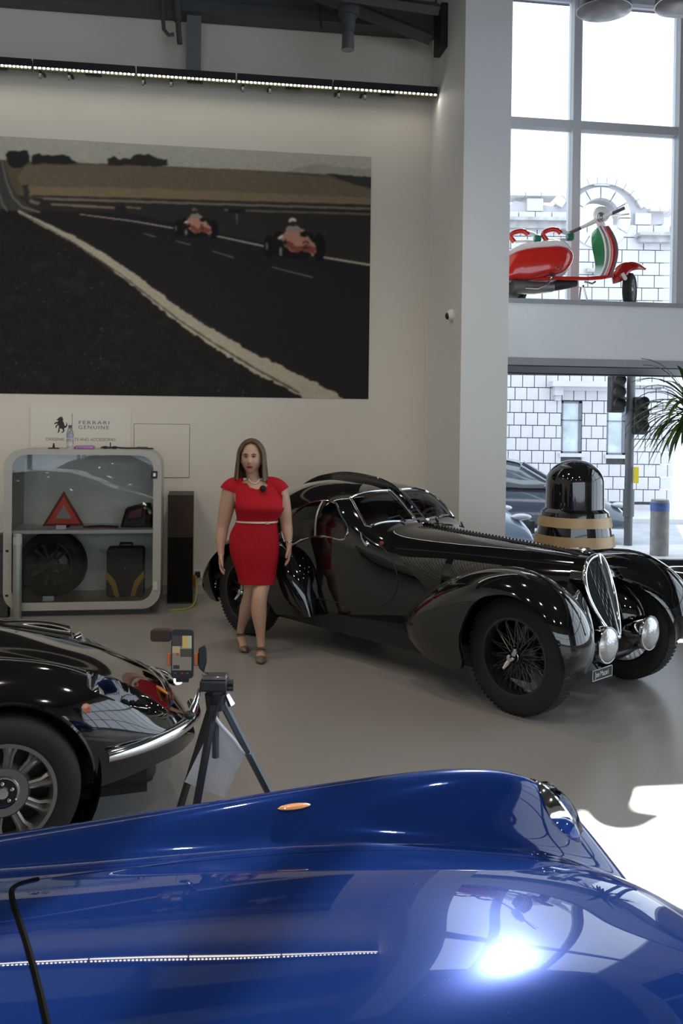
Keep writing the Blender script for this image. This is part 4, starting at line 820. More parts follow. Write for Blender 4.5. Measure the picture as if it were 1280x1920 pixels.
# headlamps, fog lamps, plate
lens = mat('lamp_lens', (.62,.64,.64), .12, metal=.6, coat=1.0, bump=.3, bscale=70)
for sg in (-1, 1):
    lx, ly, lz = .36, sg*.262, .455; Mr = Matrix.Translation((lx, ly, lz)) @ Matrix.Rotation(R(90), 4, 'Y')
    hl = MB().lathe([(.0,-.19),(.05,-.17),(.09,-.1),(.112,-.02),(.116,.02)], 36, Mr, cap=False).build('headlamp', M['chrome'], bc)
    MB().lathe([(.116,.02),(.120,.03),(.116,.045),(.108,.045)], 36, Mr, cap=False).build('lamp_ring', M['chrome'], hl)
    MB().lathe([(.110,.04),(.09,.062),(.05,.078),(.0,.084)], 36, Mr, cap=False).build('lens', lens, hl)
    MB().tube([(lx-.08, ly, lz), (lx-.16, ly*1.0, lz-.05), (lx-.28, ly*.9, lz-.08)], .022, 8).build('stem', M['black'], hl)
MB().tube([(.30,-.6,.36),(.32,-.3,.35),(.33,0,.35),(.32,.3,.35),(.30,.6,.36)], .016, 8).build('cross_bar', M['blackplain'], bc)
def ccx(px, py, xx): q = PL(px, py, Ob+hb_*xx, hb_)-Ob; return q.dot(Vector((-hb_.y, hb_.x, 0))), q.z
pc = [ccx(*q, .42) for q in ((1106,1257),(1150,1247),(1150,1266),(1107,1279))]; py_ = sum(p[0] for p in pc)/4; pz = sum(p[1] for p in pc)/4; pw = .115; ph = .034
pm2 = Matrix(((0,0,1,.42),(1,0,0,py_),(0,1,0,pz),(0,0,0,1))) @ Matrix.Rotation(R(0), 4, 'Z')
pl_ = MB().box((-pw,-ph,-.004), (pw,ph,0), pm2).build('dealer_plate', M['blackplain'], bc, sharp=0); cm = mat('plate_silver', (.65,.65,.66), .3, metal=.5)
b = MB()
for lo, hi in (((-pw,-ph),(pw,-ph+.004)),((-pw,ph-.004),(pw,ph)),((-pw,-ph),(-pw+.004,ph)),((pw-.004,-ph),(pw,ph))): b.box((lo[0],lo[1],0), (hi[0],hi[1],.003), pm2)
b.build('plate_border', cm, pl_, sharp=0)
WM[pl_.name] = WM[bc.name]; curve_text('Joe Macari', .05, cm, WM[bc.name] @ pm2 @ Matrix.Translation((-.082,-.015,.001)), pl_, 'plate_lettering', .001, .92, sx=.80)
MB().tube([(.41, py_, pz), (.33, py_+.03, .35)], .006, 6).build('plate_stay', M['blackplain'], bc)
# cabin inside
for sg in (-1, 1):
    b = MB(); b.loft([[(x, sg*.28+dy*.9, z) for dy, z in ((-.24,z0),(.24,z0),(.24,z1),(-.24,z1))] for x, z0, z1 in ((-1.75,.36,.56),(-2.2,.36,.54))]); b.build('seat_cushion', M['redleather'], bc, bevel=.04)
    b = MB(); b.loft([[(x, sg*.28+dy, z) for x, dy in ((-2.18+ox,-.23),(-2.18+ox,.23),(-2.30+ox,.23),(-2.30+ox,-.23))] for z, ox in ((.46,0),(.8,-.06),(1.02,-.12))]); b.build('seat_back', M['redleather'], bc, bevel=.04)
MB().box((-2.4,-.46,.30), (-1.35,.46,.36)).build('cabin_floor', M['redleather'], bc); MB().box((-1.46,-.52,.72), (-1.38,.52,.95)).build('dashboard', M['redleather'], bc, bevel=.02)
MB().tube([(-1.62+.03*math.sin(a), .28+.19*math.cos(a), .95+.19*math.sin(a)) for a in np.linspace(0, 2*math.pi, 32, endpoint=False)], .012, 8, True).build('steering_wheel', mat('wheel_ivory', (.35,.32,.28), .4), bc)
# ================================================================== shared shell for the two other cars
def shell(stations, nx, nk, zmod=None):
    """stations: (x, half section from the centre outwards [(y, z)...]); returns grid [nx][2*nk-1] of points"""
    stations = sorted(stations, key=lambda s: s[0]); X = [s[0] for s in stations]; A = np.array([np.array(s[1]).ravel() for s in stations]); K = len(stations[0][1])
    e = ncs(X, A); xs = np.linspace(X[0], X[-1], nx); S_ = e(xs).reshape(nx, K, 2); ii = np.linspace(0, K-1, nk); G_ = np.zeros((nx, 2*nk-1, 3))
    for i in range(nx):
        c = ncs(np.arange(K), np.vstack([S_[i]]))
        # mirror through the centre so the crown is smooth
        full = np.vstack([np.c_[-S_[i][::-1,0], S_[i][::-1,1]], S_[i][1:]]); cf = ncs(np.arange(2*K-1), full); p = cf(np.linspace(0, 2*K-2, 2*nk-1))
        G_[i,:,0] = xs[i]; G_[i,:,1] = p[:,0]; G_[i,:,2] = p[:,1]
    if zmod is not None: G_ = zmod(G_)
    return G_
def surf_at(G_, x, y):
    def row(i): r_ = G_[i]; k = abs(r_[:,1]) < .72; o = np.argsort(r_[k,1]); return float(np.interp(y, r_[k,1][o], r_[k,2][o]))
    xs = G_[:,0,0]; i = int(np.clip(np.searchsorted(xs, x)-1, 0, len(xs)-2)); t_ = (x-xs[i])/(xs[i+1]-xs[i]); return row(i)*(1-t_)+row(i+1)*t_
def shell_mesh(G_, name, mt, parent, hole=None, sharp=40):
    nx, nk = G_.shape[:2]; cen = (G_[:-1,:-1]+G_[1:,:-1]+G_[:-1,1:]+G_[1:,1:])/4
    kill = hole(cen) if hole else np.zeros(cen.shape[:2], bool); b = MB()
    b.add([tuple(p) for p in G_.reshape(-1, 3)], [(i*nk+j, (i+1)*nk+j, (i+1)*nk+j+1, i*nk+j+1) for i in range(nx-1) for j in range(nk-1) if not kill[i,j]])
    b.f = [f[::-1] for f in b.f]; return b.build(name, mt, parent, sharp=sharp)
def alloy(parent, loc, rz, Rt, Rr, wd, dish):
    t, Mx, h = road_wheel('wheel', '', loc, rz, Rt, Rr, wd, 0, None, parent=parent)
    MB().lathe([(Rr+.004,h*.95),(Rr+.010,h*1.04),(Rr-.006,h*1.05),(Rr-.014,h*.8),(Rr-.02,h*.35),(Rr-.022,-h*.7)], 64, Mx, cap=False).build('rim', M['alu'], t)
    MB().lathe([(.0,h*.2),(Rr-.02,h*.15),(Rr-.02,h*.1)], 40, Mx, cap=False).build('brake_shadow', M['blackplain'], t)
    pl = []
    b = MB(); b.lathe([(.055,h*.62),(.10,h*.66),(.112,h*.5),(.115,h*.2)], 48, Mx, cap=False); b.build('hub_plate', M['alu'], t)
    for i in range(10):
        a = 2*math.pi*i/10+.16; wds = 2*math.pi/20*.55
        b = MB(); b.loft([[Mx @ Vector((r_*math.cos(a+s1*wds*k2), r_*math.sin(a+s1*wds*k2), z)) for s1, z in ((-1,z0-.02),(-1,z0),(-.55,z0+.008),(-.2,z0),(.2,z0),(.55,z0+.008),(1,z0),(1,z0-.02))] for r_, z0, k2 in ((.105,h*.6,1.0),(Rr-.05,h*.62,.75),(Rr-.016,h*.5,1.05))]); b.build('spoke', M['alu'], t, sharp=30)
    b = MB(); b.lathe([(.0,h*.72),(.055,h*.68),(.058,h*.5)], 32, Mx); b.build('centre_cap', M['blackplain'], t)
    b = MB(); b.lathe([(.058,h*.70),(.064,h*.72),(.068,h*.66)], 32, Mx, cap=False); b.build('cap_ring', M['chrome'], t)
    b = MB(); b.lathe([(.0,h*.80),(.022,h*.79),(.026,h*.7)], 20, Mx); b.build('cap_badge', M['chrome'], t)
    for i in range(5): a = 2*math.pi*i/5+.35; b = MB(); b.ell(Mx @ Vector((.04*math.cos(a), .04*math.sin(a), h*.74)), .009, 10, 6); b.build('wheel_nut', M['chrome'], t)
    return t
# ================================================================== BLACK SPORTS CAR at the left
dh = Vector((.94, .34, 0)).normalized(); Od = Vector((-1.642, 4.4899, 0))
dn = thing('sports_car', 'low black sports car with chrome quarter bumper at the left edge', 'car', tuple(Od), math.atan2(dh.y, dh.x))
dst = [(-3.3,[(0,.70),(.25,.70),(.42,.70),(.52,.69),(.62,.66),(.72,.60),(.76,.5),(.75,.4),(.7,.28)]),(-3.0,[(0,.86),(.25,.86),(.42,.86),(.52,.86),(.64,.85),(.77,.74),(.83,.58),(.82,.4),(.78,.2)]),(-2.34,[(0,.88),(.25,.89),(.42,.9),(.52,.91),(.64,.90),(.78,.76),(.85,.6),(.84,.4),(.8,.18)]),
(-1.4,[(0,.93),(.25,.93),(.42,.925),(.52,.91),(.64,.87),(.76,.74),(.82,.58),(.82,.4),(.78,.18)]),(-.6,[(0,.93),(.25,.925),(.42,.91),(.52,.90),(.62,.87),(.75,.76),(.81,.6),(.81,.42),(.78,.2)]),(-.25,[(0,.875),(.25,.865),(.42,.845),(.52,.85),(.62,.85),(.755,.745),(.81,.6),(.81,.44),(.78,.2)]),
(.05,[(0,.82),(.25,.81),(.42,.79),(.52,.805),(.62,.825),(.745,.735),(.80,.6),(.80,.45),(.78,.22)]),(.3,[(0,.745),(.25,.735),(.42,.715),(.52,.74),(.615,.765),(.72,.69),(.775,.57),(.77,.44),(.73,.26)]),
(.5,[(0,.67),(.25,.655),(.42,.64),(.5,.65),(.58,.655),(.67,.595),(.715,.51),(.71,.41),(.67,.28)]),(.68,[(0,.565),(.22,.555),(.38,.535),(.45,.53),(.52,.52),(.58,.48),(.62,.44),(.61,.38),(.58,.30)]),
(.80,[(0,.475),(.2,.465),(.32,.45),(.38,.445),(.43,.435),(.48,.41),(.505,.39),(.5,.36),(.48,.31)]),(.87,[(0,.39),(.15,.385),(.25,.38),(.3,.375),(.34,.37),(.37,.36),(.39,.35),(.385,.34),(.37,.32)])]
def dmod(G_):
    y = G_[...,1]; x = G_[...,0]; t_ = np.clip(y/.6, 0, 1); w = np.clip((.9-abs(x))/.9, 0, 1)*np.clip((G_[...,2]-.3)/.3, 0, 1); G_[...,2] -= .09*t_*w
    # sunken headlamp scoops
    for sg in (-1, 1):
        xx = np.clip((x-.36)/.36, 0, 1); yy = y*sg; cx = .55-.06*xx; wid = .14*np.sqrt(np.clip(1-xx**2, 0, 1))+.001
        q = np.clip((wid-abs(yy-cx))/.03, 0, 1); q = q*q*(3-2*q); r_ = np.clip((x-.345)/.03, 0, 1); r_ = r_*r_*(3-2*r_); on = (G_[...,2] > .40) & (x < .73)
        G_[...,2] -= np.where(on, q*r_*(.165*(1-xx)**.8), 0)
    return G_
DG = shell(dst, 420, 110, dmod)
def dhole(c): return (abs(c[...,1]) > .5) & (((c[...,0]**2+(c[...,2]-.32)**2) < .365**2) | (((c[...,0]+2.34)**2+(c[...,2]-.32)**2) < .365**2)) & (c[...,2] < .72)
shell_mesh(DG, 'body', M['black'], dn, dhole)
def dside(x, z, sg):
    i = int(np.argmin(abs(DG[:,0,0]-x))); r_ = DG[i]; k = (r_[:,1]*sg > .45); s_ = r_[k]; return float(s_[np.argmin(abs(s_[:,2]-z)+ (abs(s_[:,1])<.6)*1), 1])
for sg in (-1, 1):
    for cx in (0, -2.34):
        an = [R(-2+184*i/40) for i in range(41)]; pt = []
        for a in an: x, z = cx+.368*math.cos(a), .32+.368*math.sin(a); pt.append((x, dside(x, z, sg)-sg*.004, z))
        MB().tube(pt, .010, 6).build('arch_lip', M['black'], dn)
        b = MB(); b.lathe([(.001,sg*.2),(.40,sg*.2),(.40,sg*-.15)], 40, Matrix.Translation((cx, sg*.60, .32)) @ Matrix.Rotation(R(90), 4, 'X'), cap=False); b.build('wheel_well', M['blackplain'], dn)
    for cx in (0, -2.34):
        pass
    # quarter bumper
    bp = curve([(.42,sg*.755,.415),(.52,sg*.72,.418),(.64,sg*.645,.42),(.76,sg*.53,.42),(.85,sg*.40,.42),(.895,sg*.24,.425),(.89,sg*.20,.445)], 40); o = MB().tube([tuple(p) for p in bp], [.026+.006*math.sin(i/39*math.pi) for i in range(40)], 12).build('quarter_bumper', M['chrome'], dn)
    MB().ell((.735, sg*.22, surf_at(DG, .735, sg*.22)+(.003 if sg < 0 else -.03)), (.026,.075,.012), 16, 8, Matrix.Rotation(R(12*-sg), 4, 'Z') @ Matrix.Rotation(R(38), 4, 'Y')).build('indicator', mat('amber_lens', (.75,.22,.02), .15, coat=1), dn)
    Mr = Matrix.Translation((.41, sg*.545, .60)) @ Matrix.Rotation(R(80), 4, 'Y'); hl = MB().lathe([(.0,-.05),(.055,-.04),(.07,.0)], 28, Mr, cap=False).build('headlamp', M['chrome'], dn); MB().lathe([(.068,.0),(.04,.018),(0,.024)], 28, Mr, cap=False).build('lens', lens, hl)
    x, z = .33, .63; y0 = dside(x, z, sg); bd = MB().lathe([(.0,.006),(.018,.005),(.021,0),(.021,-.01)], 20, Matrix.Translation((x, y0, z)) @ Matrix.Rotation(R(78*sg*-1 if sg > 0 else 78), 4, 'X')).build('side_badge', mat('badge_orange', (.55,.13,.05), .3, coat=1), dn); 
cs = curve([(.765,-.34,.49),(.785,-.2,.497),(.79,0,.50),(.785,.2,.497),(.765,.34,.49)], 24); MB().tube([tuple(p) for p in cs], .0085, 8).build('nose_trim', M['chrome'], dn)
MB().box((-3.0,-.55,.16), (.62,.55,.36)).build('underbody', M['blackplain'], dn); MB().box((.3,-.60,.20), (.66,.60,.36)).build('front_valance', M['blackplain'], dn, bevel=.05)
for cx in (0, -2.34):
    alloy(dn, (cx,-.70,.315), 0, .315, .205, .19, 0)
cab = [[(x, y_*w, z) for y_, z in ((-1,.86),(-.92,.86+(zt-.86)*.5),(-.74,zt-.02),(-.4,zt),(.4,zt),(.74,zt-.02),(.92,.86+(zt-.86)*.5),(1,.86))] for x, w, zt in ((-.22,.5,.875),(-.42,.60,.97),(-.75,.64,1.10),(-1.15,.64,1.13),(-1.6,.6,1.10),(-2.3,.5,.92))]
o = MB().loft(cab).build('cabin', mat('tinted_glass', (.012,.013,.014), .03, coat=1), dn, sharp=60)
MB().tube([(-.22,-.52,.875),(-.42,-.61,.96),(-.72,-.50,1.10)], .02, 8).build('windscreen_pillar', M['black'], dn)
# ================================================================== BLUE SPORTS CAR in the foreground
bh2 = Vector((.94, .34, 0)).normalized(); Obl = Vector((0, 1.75, 0))
bl2 = thing('blue_sports_car', 'glossy dark blue sports car bonnet and fender filling the foreground', 'car', tuple(Obl), math.atan2(bh2.y, bh2.x))
pm3 = mat('blue_metallic', (.006,.024,.135), .20, metal=.13, coat=1.0, var=.05, scale=3, cr=.014, spec=.0); M['blue'] = pm3
n = pm3.node_tree; tc = n.nodes.new('ShaderNodeTexCoord'); vo = n.nodes.new('ShaderNodeTexVoronoi'); vo.inputs['Scale'].default_value = 70; n.links.new(tc.outputs['Object'], vo.inputs['Vector'])
rp = n.nodes.new('ShaderNodeValToRGB'); rp.color_ramp.elements[0].position = .0; rp.color_ramp.elements[0].color = (1,1,1,1); rp.color_ramp.elements[1].position = .055; rp.color_ramp.elements[1].color = (0,0,0,1); n.links.new(vo.outputs['Distance'], rp.inputs['Fac'])
nz = n.nodes.new('ShaderNodeTexNoise'); nz.inputs['Scale'].default_value = 9; n.links.new(tc.outputs['Object'], nz.inputs['Vector']); mu = n.nodes.new('ShaderNodeMath'); mu.operation = 'MULTIPLY'; n.links.new(rp.outputs['Color'], mu.inputs[0]); gt = n.nodes.new('ShaderNodeMath'); gt.operation = 'GREATER_THAN'; gt.inputs[1].default_value = .56; n.links.new(nz.outputs['Fac'], gt.inputs[0]); n.links.new(gt.outputs[0], mu.inputs[1])
mx = n.nodes.new('ShaderNodeMixRGB'); bs = n.nodes['Principled BSDF']; old = bs.inputs['Base Color'].links[0].from_socket; n.links.new(mu.outputs[0], mx.inputs['Fac']); n.links.new(old, mx.inputs['Color1']); mx.inputs['Color2'].default_value = (.35,.38,.42,1); n.links.new(mx.outputs[0], bs.inputs['Base Color'])     # dust specks
bst = [(-3.4,[(0,.70),(.25,.70),(.45,.70),(.56,.69),(.66,.66),(.76,.58),(.80,.48),(.76,.3)]),(-2.9,[(0,.84),(.25,.84),(.45,.84),(.56,.85),(.68,.86),(.80,.76),(.86,.58),(.82,.25)]),(-1.7,[(0,.92),(.25,.92),(.45,.905),(.56,.895),(.68,.875),(.80,.77),(.86,.60),(.82,.22)]),(-1.0,[(0,.925),(.25,.92),(.45,.895),(.56,.88),(.68,.872),(.80,.775),(.86,.60),(.82,.22)]),
(-.6,[(0,.91),(.25,.903),(.44,.872),(.55,.866),(.67,.878),(.79,.79),(.86,.6),(.82,.22)]),(0,[(0,.882),(.25,.872),(.45,.836),(.55,.85),(.665,.893),(.785,.80),(.86,.60),(.82,.22)]),(.42,[(0,.848),(.25,.836),(.44,.79),(.535,.822),(.65,.903),(.77,.80),(.84,.58),(.80,.24)]),
(.70,[(0,.80),(.25,.787),(.43,.735),(.52,.775),(.64,.885),(.755,.77),(.82,.56),(.78,.26)]),(.86,[(0,.752),(.245,.737),(.42,.683),(.51,.715),(.63,.825),(.735,.72),(.79,.54),(.76,.28)]),(.98,[(0,.69),(.235,.672),(.41,.62),(.5,.635),(.61,.71),(.70,.63),(.75,.5),(.72,.3)]),
(1.10,[(0,.585),(.22,.57),(.39,.53),(.47,.525),(.57,.545),(.64,.5),(.68,.43),(.66,.32)]),(1.18,[(0,.44),(.2,.435),(.36,.42),(.44,.415),(.52,.415),(.58,.40),(.61,.375),(.60,.34)])]
BG = shell(bst, 300, 90)
def bhole(c): return (abs(c[...,1]) > .55) & (((c[...,0]-.22)**2+(c[...,2]-.32)**2 < .35**2) | ((c[...,0]+2.3)**2+(c[...,2]-.32)**2 < .35**2))
shell_mesh(BG, 'body', M['blue'], bl2, bhole)
def bs_z(x, y): return surf_at(BG, x, y)
def strip(pts2, r_, nm, mt, lift=0.0): return MB().tube([(x, y, bs_z(x, y)+lift) for x, y in pts2], r_, 6).build(nm, mt, bl2)
sm = curve([(-.50,-.44),(-.52,-.25),(-.545,0),(-.57,.2),(-.585,.36),(-.575,.415),(-.53,.445)], 60); strip(sm, .0065, 'bonnet_seam_rear', M['gap'], -.0015)
sm = curve([(-.53,.445),(-.4,.452),(-.1,.455),(.2,.45),(.5,.425),(.75,.385),(.95,.32)], 60); strip(sm, .0022, 'bonnet_seam', M['gap'], -.0015)
sm = curve([(-.50,-.44),(-.1,-.455),(.2,-.45),(.5,-.425),(.75,-.385),(.95,-.32)], 60); strip(sm, .0022, 'bonnet_seam', M['gap'], -.0015)
for sg in (-1, 1):
    # headlamp under a domed cover on the fender nose
    Mr = Matrix.Translation((.885, sg*.628, .735)) @ Matrix.Rotation(R(62), 4, 'Y')
    hl = MB().lathe([(.098,-.03),(.112,.0),(.114,.014),(.104,.022),(.098,.02)], 40, Mr, cap=False).build('headlamp_ring', M['chrome'], bl2)
    MB().lathe([(.10,.018),(.085,.045),(.05,.062),(.0,.068)], 40, Mr, cap=False).build('lens_cover', glassmat('clear_cover', (.85,.88,.9), 1.5), hl); MB().lathe([(.098,.005),(.06,-.03),(.0,-.045)], 32, Mr, cap=False).build('reflector', M['chrome'], hl)
    MB().ell((.10, sg*.60, bs_z(.10, .60)+.001), (.045,.016,.006), 12, 6).build('side_repeater', mat('amber_repeater', (.72,.30,.10), .3, coat=1), bl2)
    b = MB(); b.lathe([(.001,sg*.2),(.38,sg*.2),(.38,sg*-.12)], 36, Matrix.Translation((.22, sg*.60, .32)) @ Matrix.Rotation(R(90), 4, 'X'), cap=False); b.build('wheel_well', M['blackplain'], bl2)
    alloy(bl2, (.22, sg*.70, .315), 0 if sg < 0 else math.pi, .315, .205, .18, 0)
    b2 = curve([(.86,sg*.83,.40),(1.0,sg*.77,.41),(1.12,sg*.66,.415),(1.2,sg*.5,.42),(1.235,sg*.25,.42),(1.24,0,.42)], 30); MB().tube([tuple(p) for p in b2], .028, 10).build('bumper', M['chrome'], bl2)
    MB().tube([(-.64, sg*.28-.12, bs_z(-.64,.2)+.02), (-.635, sg*.28-.08, bs_z(-.64,.2)+.045), (-.70, sg*.28+.2, bs_z(-.7,.3)+.03)], [.018,.012,.006], 8).build('wiper_arm', M['chrome'], bl2)
MB().box((1.06,-.34,.36), (1.16,.34,.5)).build('grille_mouth', M['blackplain'], bl2); MB().box((-3.0,-.6,.16), (1.0,.6,.36)).build('underbody', M['blackplain'], bl2)
cab = [[(x, y_*w, z) for y_, z in ((-1,.85),(-.9,.85+(zt-.85)*.5),(-.72,zt-.02),(-.4,zt),(.4,zt),(.72,zt-.02),(.9,.85+(zt-.85)*.5),(1,.85))] for x, w, zt in ((-.86,.52,.92),(-1.1,.62,1.08),(-1.4,.64,1.22),(-1.9,.62,1.25),(-2.4,.55,1.12),(-2.9,.45,.86))]
MB().loft(cab).build('cabin', mat('cabin_glass_dark', (.02,.022,.025), .03, coat=1), bl2, sharp=60)
# ================================================================== WOMAN
wr = G(478, 1229); wS = CF/wr.y
wo = thing('person', 'woman in a red dress and heels walking beside the black coupe', 'person', (wr.x, wr.y, 0))
def q3(px, py, dy=0.0): return Vector(((px-478)/wS, dy, (1226-py)/wS))
def ering(c, rx, ry, n=28, p=2.0, yoff=0.0):
    out = []
    for k in range(n):
        a = 2*math.pi*k/n; ca, sa = math.cos(a), math.sin(a); out.append((c.x+rx*math.copysign(abs(ca)**(2/p), ca), c.y+ry*math.copysign(abs(sa)**(2/p), sa), c.z))
    return out
TOR = [(893,472,.052,.050,0),(899,472,.115,.065,.005),(905,472,.185,.082,.005),(913,473,.20,.098,.0),(925,477,.188,.115,-.012),(938,482,.190,.138,-.028),(948,484,.190,.142,-.03),(960,482,.172,.125,-.014),(972,479,.158,.112,.0),(985,476,.172,.120,.006),(1000,474,.190,.130,.012),(1014,474,.194,.136,.014),(1032,475,.190,.130,.010),(1052,477,.172,.115,.004),(1072,479,.152,.100,.0),(1090,480,.140,.092,-.006)]
_t = ncs([t[0] for t in TOR], np.array([t[1:] for t in TOR])); TOR = [(py,)+tuple(_t(py)[0]) for py in list(np.linspace(893, 1032, 36))+list(np.linspace(1036, 1090, 12))]
SK = mat('skin', (.50,.30,.21), .5, var=.05, scale=9, bump=.03); SK.node_tree.nodes['Principled BSDF'].inputs['Subsurface Weight'].default_value = .06; SK.node_tree.nodes['Principled BSDF'].inputs['Subsurface Radius'].default_value = (.02,.008,.004)
bm_ = MB(); n = 28
bm_.loft([ering(q3(cx, py, dy), rx-.008, ry-.008, n, 2.3) for py, cx, rx, ry, dy in TOR[:36]])
def limb(mb, pts, n=16):      # (px, py, dy, r)
    P_ = [q3(a, b2, c) for a, b2, c, r_ in pts]; cc = curve([tuple(p)+(pt[3],) for p, pt in zip(P_, pts)], 26); mb.tube([tuple(c[:3]) for c in cc], [max(c[3], .005) for c in cc], n)
    return P_
# legs (front one at the right of the photo)
limb(bm_, [(487,1020,.02,.080),(490,1065,.0,.078),(489,1095,-.03,.066),(487,1112,-.075,.060),(486,1135,-.08,.062),(488,1160,-.085,.050),(490,1186,-.09,.034),(491,1204,-.095,.032)])
limb(bm_, [(468,1020,.02,.080),(470,1065,.03,.076),(469,1095,.04,.064),(466,1115,.06,.056),(460,1138,.10,.058),(453,1162,.15,.046),(447,1182,.19,.033),(445,1194,.20,.031)])
# feet in heels: ankle high, toes low
def foot(mb, an, toe, g):
    an = Vector(an); toe = Vector(toe); d_ = (toe-an); d_.z = 0; d_.normalize(); heel = an-d_*.035; heel.z = an.z-.05
    mb.tube([heel, an+Vector((0,0,-.055))+d_*.02, an+(toe-an)*.55+Vector((0,0,-.012)), toe-d_*.03, toe], [.030,.036,.036,.034,.016], 12, flat=.75); return d_, heel
gz = lambda py: (1222-py)/wS
a1 = q3(491, 1203, -.095); t1 = Vector((q3(494, 0).x, -.25, .022)); d1, h1_ = foot(bm_, a1, t1, 0)
a2 = q3(446, 1192, .20); t2 = Vector((q3(457, 0).x, .08, .022)); d2, h2_ = foot(bm_, a2, t2, 0)
# arms
limb(bm_, [(440,906,.01,.060),(430,914,.012,.066),(425,930,.015,.066),(421,950,.02,.062),(417,970,.025,.054),(414,985,.03,.048),(412,1000,.02,.047),(411,1016,.005,.038),(412,1030,-.01,.027),(413,1036,-.014,.026)])
limb(bm_, [(508,904,.01,.058),(518,912,.012,.062),(525,930,.02,.062),(529,950,.025,.057),(532,966,.03,.050),(534,980,.03,.046),(536,992,.015,.044),(538,1003,.0,.035),(539,1013,-.012,.026),(540,1018,-.016,.025)])
def hand(mb, w, sg):       # w wrist; sg +1 thumb towards +x (inner/outer), relaxed fingers
    w = Vector(w); mb.loft([ering(Vector((w.x+dx, w.y+dy, w.z-dz)), rx, ry, 14, 2.6) for dz, rx, ry, dx, dy in ((0,.022,.024,0,0),(.03,.020,.034,0,-.004),(.06,.019,.040,0,-.006),(.085,.017,.040,0,-.008),(.095,.010,.034,0,-.008))])
    for k, (oy, L) in enumerate(((-.034,.066),(-.012,.078),(.010,.073),(.030,.056))):
        b0 = Vector((w.x, w.y+oy-.006, w.z-.085)); mb.tube([b0+Vector((0,0,.02)), b0+Vector((0,-.002,-L*.35)), b0+Vector((sg*.012,-.006,-L*.72)), b0+Vector((sg*.030,-.012,-L*.98))], [.0105,.0098,.0088,.0065], 8)
    mb.tube([Vector((w.x, w.y-.025, w.z-.02)), Vector((w.x+sg*.008, w.y-.05, w.z-.045)), Vector((w.x+sg*.016, w.y-.060, w.z-.075)), Vector((w.x+sg*.02, w.y-.060, w.z-.10))], [.014,.0125,.0105,.007], 8)
hand(bm_, q3(413, 1034, -.014), 1); hand(bm_, q3(540, 1016, -.016), -1)
# neck and head
limb(bm_, [(473,902,.01,.060),(472,895,.008,.054),(470,886,.0,.052),(469,874,-.008,.052)])
HC = q3(467.5, 854.5, -.02); HY = R(-4)
hv = []; hn, hm = 56, 44
for i in range(hm+1):
    la = -math.pi/2+math.pi*i/hm; la = max(min(la, 1.55), -1.55)
    for k in range(hn):
        lo = 2*math.pi*k/hn; x = math.cos(la)*math.sin(lo); y = -math.cos(la)*math.cos(lo); z = math.sin(la)      # lo=0 looks at the camera (-y)
        X = .083*x; Y = .098*y; Z = .133*z
        if z < 0: f_ = 1-.27*(-z)**1.8; X *= f_; Y *= (1-.16*(-z)**1.5)
        if y < 0:
            Y *= .93; g = lambda cx, cz, sx, sz: math.exp(-((X/1.05-cx)/sx)**2-((Z/1.10-cz)/sz)**2)
            Y -= .024*g(0,-.022,.010,.016)+.010*g(0,.004,.007,.022)+.006*g(0,-.030,.017,.008)      # nose
            Y += .010*(g(-.031,.012,.017,.011)+g(.031,.012,.017,.011)); Y -= .004*g(0,.034,.05,.010)
            Y -= .008*g(0,-.058,.020,.009)-.004*g(0,-.074,.02,.006); Y -= .009*g(0,-.096,.022,.014); Y -= .005*(g(-.042,-.03,.02,.025)+g(.042,-.03,.02,.025))
        c, s_ = math.cos(HY), math.sin(HY); hv.append((HC.x+X*c-Y*s_, HC.y+X*s_+Y*c, HC.z+Z))
bm_.add(hv, [(i*hn+k, i*hn+(k+1) % hn, (i+1)*hn+(k+1) % hn, (i+1)*hn+k) for i in range(hm) for k in range(hn)]+[tuple(range(hn-1, -1, -1)), tuple(hm*hn+k for k in range(hn))])
for sg in (-1, 1): bm_.ell((HC.x+sg*.080, HC.y+.01, HC.z-.008), (.010,.018,.030), 10, 8)
def remeshed(mb, name, mt, vox, parent, smooth=2, cut=None):
    o = mb.build('tmp_body', mt, parent, sharp=0); r_ = o.modifiers.new('r', 'REMESH'); r_.mode = 'VOXEL'; r_.voxel_size = vox; s_ = o.modifiers.new('s', 'SMOOTH'); s_.iterations = smooth; s_.factor = .5
    me = baked(o); bpy.data.objects.remove(o, do_unlink=True); me.name = name
    if cut:
        bm2 = bmesh.new(); bm2.from_mesh(me); bmesh.ops.delete(bm2, geom=[f for f in bm2.faces if cut(f.calc_center_median())], context='FACES'); bm2.to_mesh(me); bm2.free()
    me.shade_smooth(); me.materials.clear(); me.materials.append(mt); return link(name, me, parent)
body = remeshed(bm_, 'body', SK, .0042, wo, 3)
